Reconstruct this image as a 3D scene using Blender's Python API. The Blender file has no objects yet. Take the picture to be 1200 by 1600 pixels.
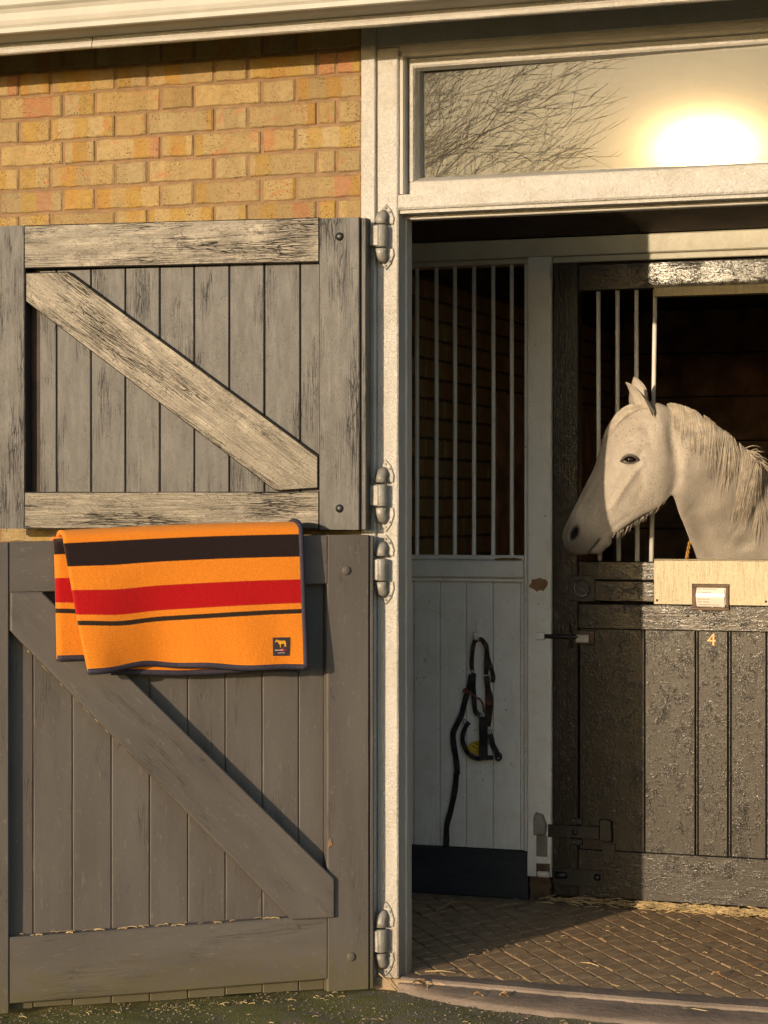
import bpy, bmesh, math, random
import numpy as np
from mathutils import Vector, Matrix

random.seed(7)
rng = np.random.default_rng(7)
R = math.radians
scene = bpy.context.scene
COL = scene.collection

# ------------------------------------------------------------------ camera
YAW = R(20.0); FPX = 3559.0; CAMZ = 1.40
CAM = Vector((2.234, -6.372, CAMZ))
cd = bpy.data.cameras.new("camera")
cd.sensor_fit = 'VERTICAL'; cd.sensor_height = 36.0; cd.sensor_width = 27.0
cd.lens = FPX / 1600.0 * 36.0
cd.clip_start = 0.1; cd.clip_end = 3000
cam = bpy.data.objects.new("camera", cd); COL.objects.link(cam)
cam.location = CAM
cam.rotation_euler = (R(90 - 0.16), 0, YAW)
scene.camera = cam

# ------------------------------------------------------------------ world, sun, exposure
SUN_AZ = 16.0    # degrees left of straight out from the facade
SUN_EL = 8.8
world = bpy.data.worlds.new("World"); scene.world = world; world.use_nodes = True
wn = world.node_tree.nodes; wn.clear()
sky = wn.new('ShaderNodeTexSky'); sky.sky_type = 'NISHITA'; sky.sun_disc = False
sky.sun_elevation = R(SUN_EL); sky.sun_rotation = R(180 + SUN_AZ)
sky.air_density = 1.0; sky.dust_density = 1.0; sky.ozone_density = 1.6
bg = wn.new('ShaderNodeBackground'); bg.inputs['Strength'].default_value = 0.15
wo = wn.new('ShaderNodeOutputWorld')
world.node_tree.links.new(sky.outputs[0], bg.inputs[0]); world.node_tree.links.new(bg.outputs[0], wo.inputs[0])
sl = bpy.data.lights.new("sun", 'SUN'); sl.energy = 3.0; sl.angle = R(0.5); sl.color = (1.0, 0.78, 0.54)
so = bpy.data.objects.new("sun", sl); COL.objects.link(so)
sdir = Vector((-math.sin(R(SUN_AZ)) * math.cos(R(SUN_EL)), -math.cos(R(SUN_AZ)) * math.cos(R(SUN_EL)), math.sin(R(SUN_EL))))
so.rotation_euler = sdir.to_track_quat('Z', 'Y').to_euler(); so.location = (-4, -12, 6)
vs = scene.view_settings
vs.view_transform = 'Standard'; vs.look = 'None'; vs.exposure = 0.5; vs.gamma = 1.0; vs.use_curve_mapping = False
scene.render.engine = 'CYCLES'
scene.cycles.use_denoising = True
scene.cycles.max_bounces = 8; scene.cycles.diffuse_bounces = 5; scene.cycles.transparent_max_bounces = 8
scene.cycles.caustics_reflective = False; scene.cycles.caustics_refractive = False
scene.cycles.sample_clamp_indirect = 6.0

# ------------------------------------------------------------------ pixel helper (photo pixel at depth y -> world point)
_c, _s = math.cos(YAW), math.sin(YAW)
def at(px, py, y):
    x = (px - 600) / FPX; z = -(py - 790) / FPX
    d = Vector((x * _c - _s, x * _s + _c, z)); t = (y - CAM.y) / d.y
    return CAM + d * t
def atg(px, py, z0=0.0):
    x = (px - 600) / FPX; z = -(py - 790) / FPX
    d = Vector((x * _c - _s, x * _s + _c, z)); t = (z0 - CAM.z) / d.z
    return CAM + d * t

# ------------------------------------------------------------------ object helpers
XF = {}
def root(name, loc, label, cat, group=None, rotz=0.0):
    o = bpy.data.objects.new(name, None); COL.objects.link(o)
    o.location = loc; o.rotation_euler = (0, 0, rotz); o.empty_display_size = 0.1
    o['label'] = label; o['category'] = cat
    if group: o['group'] = group
    XF[o.name] = Vector(loc) if rotz == 0.0 else None
    return o
def offs(parent):
    p = parent
    while p is not None:
        if p.name in XF: return XF[p.name]
        p = p.parent
    return None
def link(name, me, parent=None, **props):
    o = bpy.data.objects.new(name, me); COL.objects.link(o)
    if parent is not None: o.parent = parent
    for k, v in props.items(): o[k] = v
    return o
def mesh_obj(name, verts, faces, mat, parent=None, uv=None, smooth=False, props=None, mats=None, fmat=None, raw=False):
    me = bpy.data.meshes.new(name)
    ofs = None if raw else offs(parent)
    if ofs is not None: verts = [(v[0] - ofs.x, v[1] - ofs.y, v[2] - ofs.z) for v in verts]
    me.from_pydata([tuple(v) for v in verts], [], faces)
    if uv is not None:
        l = me.uv_layers.new(name='UVMap')
        l.data.foreach_set('uv', np.asarray(uv, dtype=np.float32).ravel())
    for m in (mats or [mat]): me.materials.append(m)
    if fmat is not None: me.polygons.foreach_set('material_index', fmat)
    if smooth: me.polygons.foreach_set('use_smooth', [True] * len(me.polygons))
    me.update()
    return link(name, me, parent, **(props or {}))

def bar_geo(g, lo, hi, bev=0.002, seg=1, jit=0.0, jseed=None):
    """chamfered bar, grain axis g (0,1,2); lo/hi corners. returns verts, faces, uv (u along the grain)"""
    rr = random.Random(jseed) if jseed is not None else random
    a, b = [i for i in range(3) if i != g]
    L = hi[g] - lo[g]
    bev = min(bev, 0.45 * (hi[a] - lo[a]), 0.45 * (hi[b] - lo[b]))
    A0, A1, B0, B1 = lo[a], hi[a], lo[b], hi[b]
    sec = [(A0 + bev, B0), (A1 - bev, B0), (A1, B0 + bev), (A1, B1 - bev), (A1 - bev, B1), (A0 + bev, B1), (A0, B1 - bev), (A0, B0 + bev)]
    per = [0]
    for i in range(8):
        p, q = sec[i], sec[(i + 1) % 8]; per.append(per[-1] + math.hypot(q[0] - p[0], q[1] - p[1]))
    V = []; F = []; UV = []
    u0, v0 = rr.random() * 20, rr.random() * 20
    for k in range(seg + 1):
        t = lo[g] + L * k / seg
        for (x, y) in sec:
            p = [0, 0, 0]; p[g] = t; p[a] = x + rr.uniform(-jit, jit); p[b] = y + rr.uniform(-jit, jit); V.append(tuple(p))
    flip = (g == 1)
    for k in range(seg):
        for i in range(8):
            j = (i + 1) % 8
            q = [k * 8 + i, k * 8 + j, (k + 1) * 8 + j, (k + 1) * 8 + i]
            ua, ub = u0 + L * k / seg, u0 + L * (k + 1) / seg
            w = [(ua, v0 + per[i]), (ua, v0 + per[i + 1]), (ub, v0 + per[i + 1]), (ub, v0 + per[i])]
            if flip: q.reverse(); w.reverse()
            F.append(tuple(q)); UV += w
    c0 = list(range(8))[::-1]; c1 = [seg * 8 + i for i in range(8)]
    if flip: c0.reverse(); c1.reverse()
    for cc in (c0, c1):
        F.append(tuple(cc)); UV += [(u0 + V[i][a] * 0.2, v0 + V[i][b]) for i in cc]
    return V, F, UV
def bar(name, parent, mat, g, lo, hi, bev=0.002, seg=None, jit=0.0, props=None):
    if seg is None: seg = max(1, min(12, int((hi[g] - lo[g]) / 0.12))) if jit > 0 else 1
    V, F, UV = bar_geo(g, lo, hi, bev, seg, jit)
    return mesh_obj(name, V, F, mat, parent, UV, props=props)
def prism_geo(poly, y0, y1, bev, ang=0.0):
    """convex polygon (x,z) extruded y0(back)..y1(front); front face looks along +y if y1>y0 else -y"""
    n = len(poly)
    area = sum(poly[i][0] * poly[(i + 1) % n][1] - poly[(i + 1) % n][0] * poly[i][1] for i in range(n))
    if area < 0: poly = poly[::-1]
    cx = sum(p[0] for p in poly) / n; cz = sum(p[1] for p in poly) / n
    ins = []
    for i in range(n):
        p0, p, p2 = [Vector(poly[(i + k) % n]) for k in (-1, 0, 1)]
        e1 = (p - p0).normalized(); e2 = (p2 - p).normalized()
        n1 = Vector((-e1.y, e1.x)); n2 = Vector((-e2.y, e2.x)); m = n1 + n2
        m = m / max(0.3, m.dot(n1)) if m.length > 1e-6 else n1
        ins.append(tuple(p + m * bev))
    sg = 1 if y1 > y0 else -1
    V = [(x, y0, z) for x, z in poly] + [(x, y1 - sg * bev, z) for x, z in poly] + [(x, y1, z) for x, z in ins]
    F = []
    for r in (0, 1):
        for i in range(n):
            j = (i + 1) % n; q = (r * n + i, r * n + j, (r + 1) * n + j, (r + 1) * n + i)
            F.append(q if sg < 0 else q[::-1])
    f = tuple(range(2 * n, 3 * n)); F.append(f if sg < 0 else f[::-1])
    f = tuple(range(n)); F.append(f[::-1] if sg < 0 else f)
    ca, sa = math.cos(ang), math.sin(ang); u0, v0 = random.random() * 20, random.random() * 20
    UV = []
    for f in F:
        for i in f:
            x, y, z = V[i]; UV.append((u0 + x * ca + z * sa, v0 - x * sa + z * ca + y))
    return V, F, UV
def prism(name, parent, mat, poly, y0, y1, bev=0.002, ang=0.0, props=None):
    V, F, UV = prism_geo(poly, y0, y1, bev, ang)
    return mesh_obj(name, V, F, mat, parent, UV, props=props)
def tube_geo(path, rad, n=8, flat=1.0, nrm=None, cap=True):
    P = [Vector(p) for p in path]; m = len(P)
    rads = rad if isinstance(rad, (list, tuple)) else [rad] * m
    V = []; F = []; prev = Vector(nrm) if nrm else None
    for i in range(m):
        t = (P[min(i + 1, m - 1)] - P[max(i - 1, 0)]).normalized()
        if prev is None:
            prev = Vector((0, 0, 1)) if abs(t.z) < 0.9 else Vector((1, 0, 0))
        s = t.cross(prev); s = s.normalized() if s.length > 1e-6 else Vector((1, 0, 0))
        u = s.cross(t).normalized()
        if nrm is None: prev = u
        for k in range(n):
            a = 2 * math.pi * k / n
            V.append(tuple(P[i] + s * (math.cos(a) * rads[i]) + u * (math.sin(a) * rads[i] * flat)))
    for i in range(m - 1):
        for k in range(n):
            j = (k + 1) % n
            F.append((i * n + k, (i + 1) * n + k, (i + 1) * n + j, i * n + j))
    if cap:
        F.append(tuple(range(n))); F.append(tuple((m - 1) * n + k for k in range(n - 1, -1, -1)))
    return V, F
def tube(name, parent, mat, path, rad, n=8, flat=1.0, nrm=None, smooth=True, props=None):
    V, F = tube_geo(path, rad, n, flat, nrm)
    return mesh_obj(name, V, F, mat, parent, smooth=smooth, props=props)
def merge(parts):
    V = []; F = []; UV = []
    for p in parts:
        o = len(V); V += list(p[0]); F += [tuple(i + o for i in f) for f in p[1]]
        if len(p) > 2: UV += list(p[2])
    return (V, F, UV) if UV else (V, F)
def ellipsoid(c, r, nu=12, nv=8):
    V = []; F = []
    for i in range(nv + 1):
        th = math.pi * i / nv
        for k in range(nu):
            a = 2 * math.pi * k / nu
            V.append((c[0] + r[0] * math.sin(th) * math.cos(a), c[1] + r[1] * math.sin(th) * math.sin(a), c[2] + r[2] * math.cos(th)))
    for i in range(nv):
        for k in range(nu):
            j = (k + 1) % nu; F.append((i * nu + k, (i + 1) * nu + k, (i + 1) * nu + j, i * nu + j))
    return V, F
def extrude_x(name, parent, mat, prof, x0, x1, seg=1, smooth=False, jit=0.0, closed=True):
    """profile [(y,z)] extruded along x, profile counter-clockwise seen from +x"""
    n = len(prof); V = []; F = []; UV = []
    for k in range(seg + 1):
        x = x0 + (x1 - x0) * k / seg
        for (y, z) in prof: V.append((x, y + random.uniform(-jit, jit), z + random.uniform(-jit, jit)))
    u0 = random.random() * 9
    per = [0]
    for i in range(n): per.append(per[-1] + math.dist(prof[i], prof[(i + 1) % n]))
    for k in range(seg):
        for i in range(n if closed else n - 1):
            j = (i + 1) % n
            F.append((k * n + i, k * n + j, (k + 1) * n + j, (k + 1) * n + i))
            ua, ub = u0 + (x1 - x0) * k / seg, u0 + (x1 - x0) * (k + 1) / seg
            UV += [(ua, per[i]), (ua, per[i + 1]), (ub, per[i + 1]), (ub, per[i])]
    if closed:
        f = tuple(range(n))[::-1]; F.append(f); UV += [(V[i][1], V[i][2]) for i in f]
        f = tuple(seg * n + i for i in range(n)); F.append(f); UV += [(V[i][1], V[i][2]) for i in f]
    return mesh_obj(name, V, F, mat, parent, UV, smooth=smooth)
def extrude_z(name, parent, mat, prof, z0, z1, seg=1, jit=0.0):
    """profile [(x,y)] counter-clockwise seen from above, extruded upward"""
    n = len(prof); V = []; F = []; UV = []
    for k in range(seg + 1):
        z = z0 + (z1 - z0) * k / seg
        for (x, y) in prof: V.append((x + random.uniform(-jit, jit), y + random.uniform(-jit, jit), z))
    per = [0]; u0 = random.random() * 9
    for i in range(n): per.append(per[-1] + math.dist(prof[i], prof[(i + 1) % n]))
    for k in range(seg):
        for i in range(n):
            j = (i + 1) % n
            F.append((k * n + i, k * n + j, (k + 1) * n + j, (k + 1) * n + i))
            ua, ub = u0 + (z1 - z0) * k / seg, u0 + (z1 - z0) * (k + 1) / seg
            UV += [(ua, per[i]), (ua, per[i + 1]), (ub, per[i + 1]), (ub, per[i])]
    f = tuple(range(n))[::-1]; F.append(f); UV += [(V[i][0], V[i][1]) for i in f]
    f = tuple(seg * n + i for i in range(n)); F.append(f); UV += [(V[i][0], V[i][1]) for i in f]
    return mesh_obj(name, V, F, mat, parent, UV)

# ------------------------------------------------------------------ materials
class NT:
    def __init__(s, name):
        s.m = bpy.data.materials.new(name); s.m.use_nodes = True
        s.t = s.m.node_tree; s.t.nodes.clear()
        s.out = s.t.nodes.new('ShaderNodeOutputMaterial')
    def n(s, typ, ins=None, **props):
        nd = s.t.nodes.new(typ)
        for k, v in props.items(): setattr(nd, k, v)
        for k, v in (ins or {}).items():
            i = nd.inputs[k]
            if hasattr(v, 'is_output') or isinstance(v, bpy.types.NodeSocket): s.t.links.new(v, i)
            else: i.default_value = v
        return nd
    def math(s, op, a, b=0.0, c=0.0, clamp=False):
        nd = s.n('ShaderNodeMath', {0: a, 1: b, 2: c}, operation=op, use_clamp=clamp); return nd.outputs[0]
    def uv(s): return s.n('ShaderNodeTexCoord').outputs['UV']
    def obj(s): return s.n('ShaderNodeTexCoord').outputs['Object']
    def pos(s): return s.n('ShaderNodeNewGeometry').outputs['Position']
    def map(s, v, scale=(1, 1, 1), loc=(0, 0, 0), rot=(0, 0, 0)):
        return s.n('ShaderNodeMapping', {'Vector': v, 'Scale': scale, 'Location': loc, 'Rotation': rot}).outputs[0]
    def noise(s, v, scale, detail=4, rough=0.5, dist=0.0):
        return s.n('ShaderNodeTexNoise', {'Vector': v, 'Scale': scale, 'Detail': detail, 'Roughness': rough, 'Distortion': dist}).outputs['Fac']
    def vor(s, v, scale, feature='F1', rand=1.0):
        return s.n('ShaderNodeTexVoronoi', {'Vector': v, 'Scale': scale, 'Randomness': rand}, feature=feature).outputs['Distance']
    def ramp(s, f, lo, hi, smooth=True):
        return s.n('ShaderNodeMapRange', {0: f, 1: lo, 2: hi, 3: 0.0, 4: 1.0}, interpolation_type='SMOOTHSTEP' if smooth else 'LINEAR').outputs[0]
    def mix(s, f, a, b):
        nd = s.n('ShaderNodeMix', data_type='RGBA')
        for sock, v in ((nd.inputs[0], f), (nd.inputs[6], a), (nd.inputs[7], b)):
            if isinstance(v, bpy.types.NodeSocket): s.t.links.new(v, sock)
            else: sock.default_value = v if not isinstance(v, tuple) or len(v) == 4 else (*v, 1)
        return nd.outputs[2]
    def add(s, *a):
        r = a[0]
        for b in a[1:]: r = s.math('ADD', r, b)
        return r
    def bump(s, h, dist, strength=1.0, nrm=None):
        ins = {'Height': h, 'Distance': dist, 'Strength': strength}
        if nrm is not None: ins['Normal'] = nrm
        return s.n('ShaderNodeBump', ins).outputs[0]
    def bsdf(s, col, rough, nrm=None, metal=0.0, spec=0.5, **kw):
        ins = {'Metallic': metal, 'Specular IOR Level': spec}
        b = s.n('ShaderNodeBsdfPrincipled', ins)
        for k, v in (('Base Color', col), ('Roughness', rough), ('Normal', nrm), *kw.items()):
            if v is None: continue
            if isinstance(v, bpy.types.NodeSocket): s.t.links.new(v, b.inputs[k])
            else: b.inputs[k].default_value = (*v, 1) if isinstance(v, tuple) and len(v) == 3 else v
        s.t.links.new(b.outputs[0], s.out.inputs[0]); return b

def simple(name, col, rough=0.6, metal=0.0, bump=0.0, bscale=200, spec=0.5, var=0.25):
    k = NT(name); p = k.obj()
    n = k.noise(p, bscale * 0.12, 5, 0.6)
    c = k.mix(k.ramp(n, 0.3, 0.75), tuple(x * (1 - var) for x in col), tuple(min(1, x * (1 + var)) for x in col))
    nr = k.bump(k.noise(p, bscale, 4, 0.6), bump) if bump else None
    k.bsdf(c, rough, nr, metal, spec); return k.m

def wood_paint(name, col, col2, rlo, rhi, crack, grain, blister, bare=(0.20, 0.15, 0.10), flake=0.0, moss=0.0, iso=60, dust=0.0, spec=0.5, coat=0.0, coat_r=0.15, cover=0.0, sparse=0.0, fl0=0.69, flc=None, dark=0.7, tint=None):
    """old oil paint on boards: UV u runs along the grain (metres)"""
    k = NT(name); uv = k.uv()
    g1 = k.noise(k.map(uv, (5, 95, 1)), 1.0, 6, 0.62, 0.35)
    g2 = k.noise(k.map(uv, (14, 330, 1)), 1.0, 4, 0.6, 0.2)
    wob = k.noise(k.map(uv, (7, 30, 1)), 1.0, 3, 0.5)
    wv = k.n('ShaderNodeCombineXYZ', {'X': 0.0, 'Y': k.math('MULTIPLY', wob, 0.012)}).outputs[0]
    uvw = k.n('ShaderNodeVectorMath', {0: uv, 1: wv}, operation='ADD').outputs[0]
    cr = k.vor(k.map(uvw, (4.5, 120, 1)), 1.0, 'DISTANCE_TO_EDGE')
    cr2 = k.vor(k.map(uvw, (16, 210, 1), (3.1, 1.7, 0)), 1.0, 'DISTANCE_TO_EDGE')
    patch = k.noise(k.map(uv, (3.0, 11, 1)), 1.0, 4, 0.6)
    pm = k.ramp(patch, 0.44 + cover, 0.64 + cover)
    line = k.math('SUBTRACT', 1.0, k.ramp(cr, 0.0, 0.036))
    line = k.math('MULTIPLY', line, pm)
    line2 = k.math('MULTIPLY', k.math('SUBTRACT', 1.0, k.ramp(cr2, 0.0, 0.06)), k.ramp(patch, 0.5 + cover, 0.66 + cover))
    lines = k.math('MAXIMUM', line, k.math('MULTIPLY', line2, 0.7))
    i1 = k.noise(k.map(uv, (iso, iso * 1.6, 1)), 1.0, 5, 0.62, 0.6)
    i2 = k.vor(k.map(uv, (iso * 1.3, iso * 2.0, 1)), 1.0, 'SMOOTH_F1')
    bl = k.ramp(k.noise(k.map(uv, (iso * 0.6, iso * 0.9, 1), (5, 5, 0)), 1.0, 3, 0.6, 1.5), 0.55, 0.75)
    wn_ = k.math('ABSOLUTE', k.math('SUBTRACT', k.noise(k.map(uv, (iso * .55, iso * .8, 1), (2, 6, 0)), 1.0, 3, 0.6, 1.6), 0.5))
    worm = k.math('MULTIPLY', k.math('SUBTRACT', 1.0, k.ramp(wn_, 0.0, 0.11)), k.ramp(k.noise(k.map(uv, (iso * .16, iso * .22, 1), (9, 1, 0)), 1.0, 4, 0.7), 0.46, 0.62))
    bmod = k.math('ADD', 0.55, k.math('MULTIPLY', k.ramp(k.noise(k.map(uv, (5, 8, 1), (3, 7, 0)), 1.0, 4, 0.6), 0.35, 0.65), 0.5))
    h = k.add(k.math('MULTIPLY', g1, grain), k.math('MULTIPLY', g2, grain * 0.35), k.math('MULTIPLY', lines, -crack),
              k.math('MULTIPLY', k.add(k.math('MULTIPLY', i1, blister * (1 - sparse)), k.math('MULTIPLY', bl, blister * 0.9), k.math('MULTIPLY', i2, blister * 0.35 * (1 - sparse)), k.math('MULTIPLY', worm, blister * 1.1 * sparse)), bmod))
    nr = k.bump(h, 0.001)
    tone = k.noise(k.map(uv, (2, 9, 1), (8, 3, 0)), 1.0, 5, 0.6)
    c = k.mix(k.ramp(tone, 0.3, 0.7), col, col2)
    c = k.mix(k.math('MULTIPLY', lines, dark), c, tuple(x * 0.25 for x in col))
    fl = k.math('MULTIPLY', k.ramp(k.noise(k.map(uv, (16, 60, 1), (1, 9, 0)), 1.0, 5, 0.7), fl0, fl0 + 0.04), flake)
    c = k.mix(fl, c, flc or bare)
    if dust:
        d = k.ramp(k.noise(k.map(uv, (80, 120, 1), (4, 2, 0)), 1.0, 4, 0.75), 0.62, 0.70)
        c = k.mix(k.math('MULTIPLY', d, dust), c, (0.42, 0.36, 0.27))
    if moss:
        z = k.n('ShaderNodeSeparateXYZ', {0: k.pos()}).outputs[2]
        mm = k.ramp(k.add(z, k.math('MULTIPLY', k.noise(k.map(uv, (12, 25, 1)), 1.0, 5, 0.7), 0.34)), 0.34, 0.12)
        c = k.mix(k.math('MULTIPLY', mm, moss), c, (0.115, 0.098, 0.035))
    ro = k.math('ADD', rlo, k.math('MULTIPLY', k.noise(k.map(uv, (9, 40, 1), (2, 2, 0)), 1.0, 4, 0.6), rhi - rlo))
    kw = {'Coat Weight': coat, 'Coat Roughness': coat_r, 'Coat Normal': nr} if coat else {}
    if tint: kw['Specular Tint'] = (*tint, 1)
    k.bsdf(c, ro, nr, 0.0, spec, **kw); return k.m

M = {}
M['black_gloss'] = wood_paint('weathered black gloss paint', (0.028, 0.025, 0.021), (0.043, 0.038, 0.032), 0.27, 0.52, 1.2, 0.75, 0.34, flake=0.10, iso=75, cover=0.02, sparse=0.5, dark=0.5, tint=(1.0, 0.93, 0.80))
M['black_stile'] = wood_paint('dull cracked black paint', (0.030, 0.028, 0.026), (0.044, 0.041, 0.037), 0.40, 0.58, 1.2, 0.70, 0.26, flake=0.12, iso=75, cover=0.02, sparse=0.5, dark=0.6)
M['black_plank'] = wood_paint('worn black plank paint', (0.031, 0.029, 0.027), (0.046, 0.043, 0.039), 0.42, 0.58, 0.9, 0.45, 0.32, flake=0.10, iso=60, cover=0.06, sparse=0.4, dark=0.6)
M['grey_door'] = wood_paint('faded grey black door paint', (0.098, 0.087, 0.079), (0.125, 0.112, 0.101), 0.5, 0.75, 0.7, 0.16, 0.25, flake=0.55, moss=0.6, iso=60, dust=0.35, spec=0.35, cover=0.04, sparse=0.5, fl0=0.605, flc=(0.18, 0.155, 0.13))
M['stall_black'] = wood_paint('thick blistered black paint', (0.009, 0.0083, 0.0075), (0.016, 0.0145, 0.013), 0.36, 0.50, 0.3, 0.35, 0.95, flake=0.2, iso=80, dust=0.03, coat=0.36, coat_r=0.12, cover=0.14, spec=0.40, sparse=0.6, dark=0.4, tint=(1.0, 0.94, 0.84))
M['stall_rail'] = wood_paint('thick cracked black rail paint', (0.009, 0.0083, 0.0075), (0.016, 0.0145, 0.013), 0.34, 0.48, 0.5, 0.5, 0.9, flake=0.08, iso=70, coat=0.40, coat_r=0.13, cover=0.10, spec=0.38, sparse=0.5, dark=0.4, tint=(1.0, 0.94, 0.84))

def white_paint(name, col=(0.525, 0.500, 0.455), dirt=1.0, bumpd=0.0030, rough=0.31, iso=110, chips=0.5, cs=150, ct=0.66):
    k = NT(name); p = k.obj()
    n1 = k.noise(p, iso, 4, 0.55, 0.4); n2 = k.noise(p, iso * 3.2, 3, 0.5); n3 = k.noise(p, 22, 4, 0.6)
    wr = k.math('ABSOLUTE', k.math('SUBTRACT', k.noise(p, iso * .6, 3, 0.6, 1.4), 0.5))
    h = k.add(n1, k.math('MULTIPLY', n2, 0.3), k.math('MULTIPLY', n3, 1.2), k.math('MULTIPLY', k.math('SUBTRACT', 1.0, k.ramp(wr, 0.0, 0.10)), 0.16))
    sp = k.ramp(k.noise(k.map(p, (cs, cs, cs * .6)), 1.0, 4, 0.75, 0.5), ct, ct + 0.04)
    spm = k.math('MULTIPLY', sp, k.ramp(k.noise(p, 6, 3, 0.6), 0.36, 0.55))
    c = k.mix(k.ramp(k.noise(p, 9, 5, 0.65), 0.35, 0.75), col, tuple(x * f for x, f in zip(col, (0.88, 0.85, 0.80))))
    c = k.mix(k.math('MULTIPLY', spm, chips), c, (0.10, 0.075, 0.05))
    c = k.mix(k.math('MULTIPLY', k.ramp(k.noise(k.map(p, (30, 30, 5), (4, 4, 4)), 1.0, 5, 0.7), 0.55, 0.75), 0.20), c, (0.30, 0.25, 0.19))
    z = k.n('ShaderNodeSeparateXYZ', {0: k.pos()}).outputs[2]
    gm = k.ramp(k.add(z, k.math('MULTIPLY', k.noise(k.map(p, (60, 60, 14)), 1.0, 5, 0.7), 0.5)), 0.58, 0.16)
    c = k.mix(k.math('MULTIPLY', gm, 0.72 * dirt), c, (0.25, 0.185, 0.12))
    k.bsdf(c, k.math('ADD', rough - 0.06, k.math('MULTIPLY', n3, 0.2)), k.bump(h, bumpd), 0.0, 0.5); return k.m
M['white'] = white_paint('thick cream white frame paint')
M['white_smooth'] = white_paint('smooth cream white paint', bumpd=0.0004, rough=0.4, chips=0.3)
M['white_in'] = white_paint('speckled white stall paint', (0.86, 0.835, 0.785), 0.5, 0.0007, 0.5, 90, 0.9, 75, 0.645)
M['cream_in'] = white_paint('cream header paint', (0.60, 0.55, 0.44), 0.3, 0.0007, 0.38, 90, 0.3)
M['gutter'] = simple('cream gutter paint', (0.45, 0.42, 0.35), 0.5, bump=0.0002, bscale=60, var=0.07)
M['dark_wood'] = simple('dark stained timber', (0.045, 0.028, 0.017), 0.7, bump=0.001, bscale=90, var=0.4)
M['board_in'] = simple('brown boarded lining', (0.40, 0.26, 0.165), 0.75, bump=0.002, bscale=60, var=0.4)
M['bare_wood'] = simple('bare chewed wood', (0.24, 0.13, 0.06), 0.75, bump=0.003, bscale=120, var=0.4)
M['rot_wood'] = simple('rotten brown timber', (0.10, 0.065, 0.035), 0.85, bump=0.008, bscale=70, var=0.5)
M['iron'] = simple('galvanised iron with worn paint', (0.34, 0.32, 0.28), 0.5, 0.2, 0.0016, 120, var=0.35)
M['black_iron'] = simple('black painted iron', (0.022, 0.021, 0.021), 0.38, 0.2, 0.0008, 130, var=0.3)
M['rust_iron'] = simple('rusting iron', (0.12, 0.075, 0.045), 0.6, 0.4, 0.0012, 120, var=0.5)
M['steel'] = simple('grey steel latch', (0.30, 0.30, 0.29), 0.45, 0.7, 0.001, 100, var=0.3)
M['plinth'] = wood_paint('blue black plinth paint', (0.020, 0.023, 0.028), (0.032, 0.035, 0.041), 0.4, 0.6, 0.6, 0.4, 0.4, iso=60, dust=0.15)
M['leather'] = simple('black webbing', (0.012, 0.011, 0.013), 0.55, bump=0.0006, bscale=500, var=0.3)
M['brown_leather'] = simple('dark brown leather', (0.035, 0.018, 0.013), 0.5, bump=0.0006, bscale=300, var=0.3)
M['twine'] = simple('red brown twine', (0.20, 0.065, 0.04), 0.8, bump=0.001, bscale=500, var=0.4)
M['yellow_tag'] = simple('yellow plastic tag', (0.62, 0.44, 0.04), 0.4, var=0.12)
M['ink'] = simple('dark ink', (0.03, 0.02, 0.02), 0.6)
M['rope'] = simple('tan yellow rope', (0.50, 0.27, 0.06), 0.8, bump=0.001, bscale=400, var=0.35)
M['navy'] = simple('navy woven binding', (0.035, 0.030, 0.050), 0.75, bump=0.0008, bscale=700, var=0.25)
M['patch_navy'] = simple('dark navy woven patch', (0.030, 0.024, 0.034), 0.7, bump=0.0003, bscale=900, var=0.2)
M['thread_gold'] = simple('gold thread', (0.72, 0.34, 0.02), 0.6, var=0.2)
M['thread_red'] = simple('red thread', (0.30, 0.01, 0.03), 0.6, var=0.2)
M['thread_pale'] = simple('pale thread', (0.62, 0.47, 0.38), 0.6, var=0.2)
M['gold_paint'] = simple('gold painted numeral', (0.75, 0.40, 0.05), 0.35, var=0.15)
M['card'] = simple('white printed card', (0.72, 0.66, 0.58), 0.5, var=0.05)
M['straw'] = simple('dry straw', (0.52, 0.39, 0.20), 0.6, var=0.35)
M['leaf'] = simple('dry leaf', (0.40, 0.24, 0.11), 0.6, bump=0.001, bscale=150, var=0.4)
M['stone'] = simple('worn threshold stone', (0.20, 0.155, 0.12), 0.7, bump=0.004, bscale=45, var=0.25)
M['bark'] = simple('bare tree bark', (0.09, 0.075, 0.055), 0.9, bump=0.01, bscale=30, var=0.4)
M['slate'] = simple('dark roof slate', (0.05, 0.045, 0.05), 0.6, bump=0.002, bscale=40, var=0.3)
M['grime_paint'] = simple('dim lobby wall paint', (0.33, 0.30, 0.26), 0.7, bump=0.002, bscale=30, var=0.2)
M['hoof'] = simple('horn hoof', (0.10, 0.085, 0.07), 0.5, var=0.3)

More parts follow.
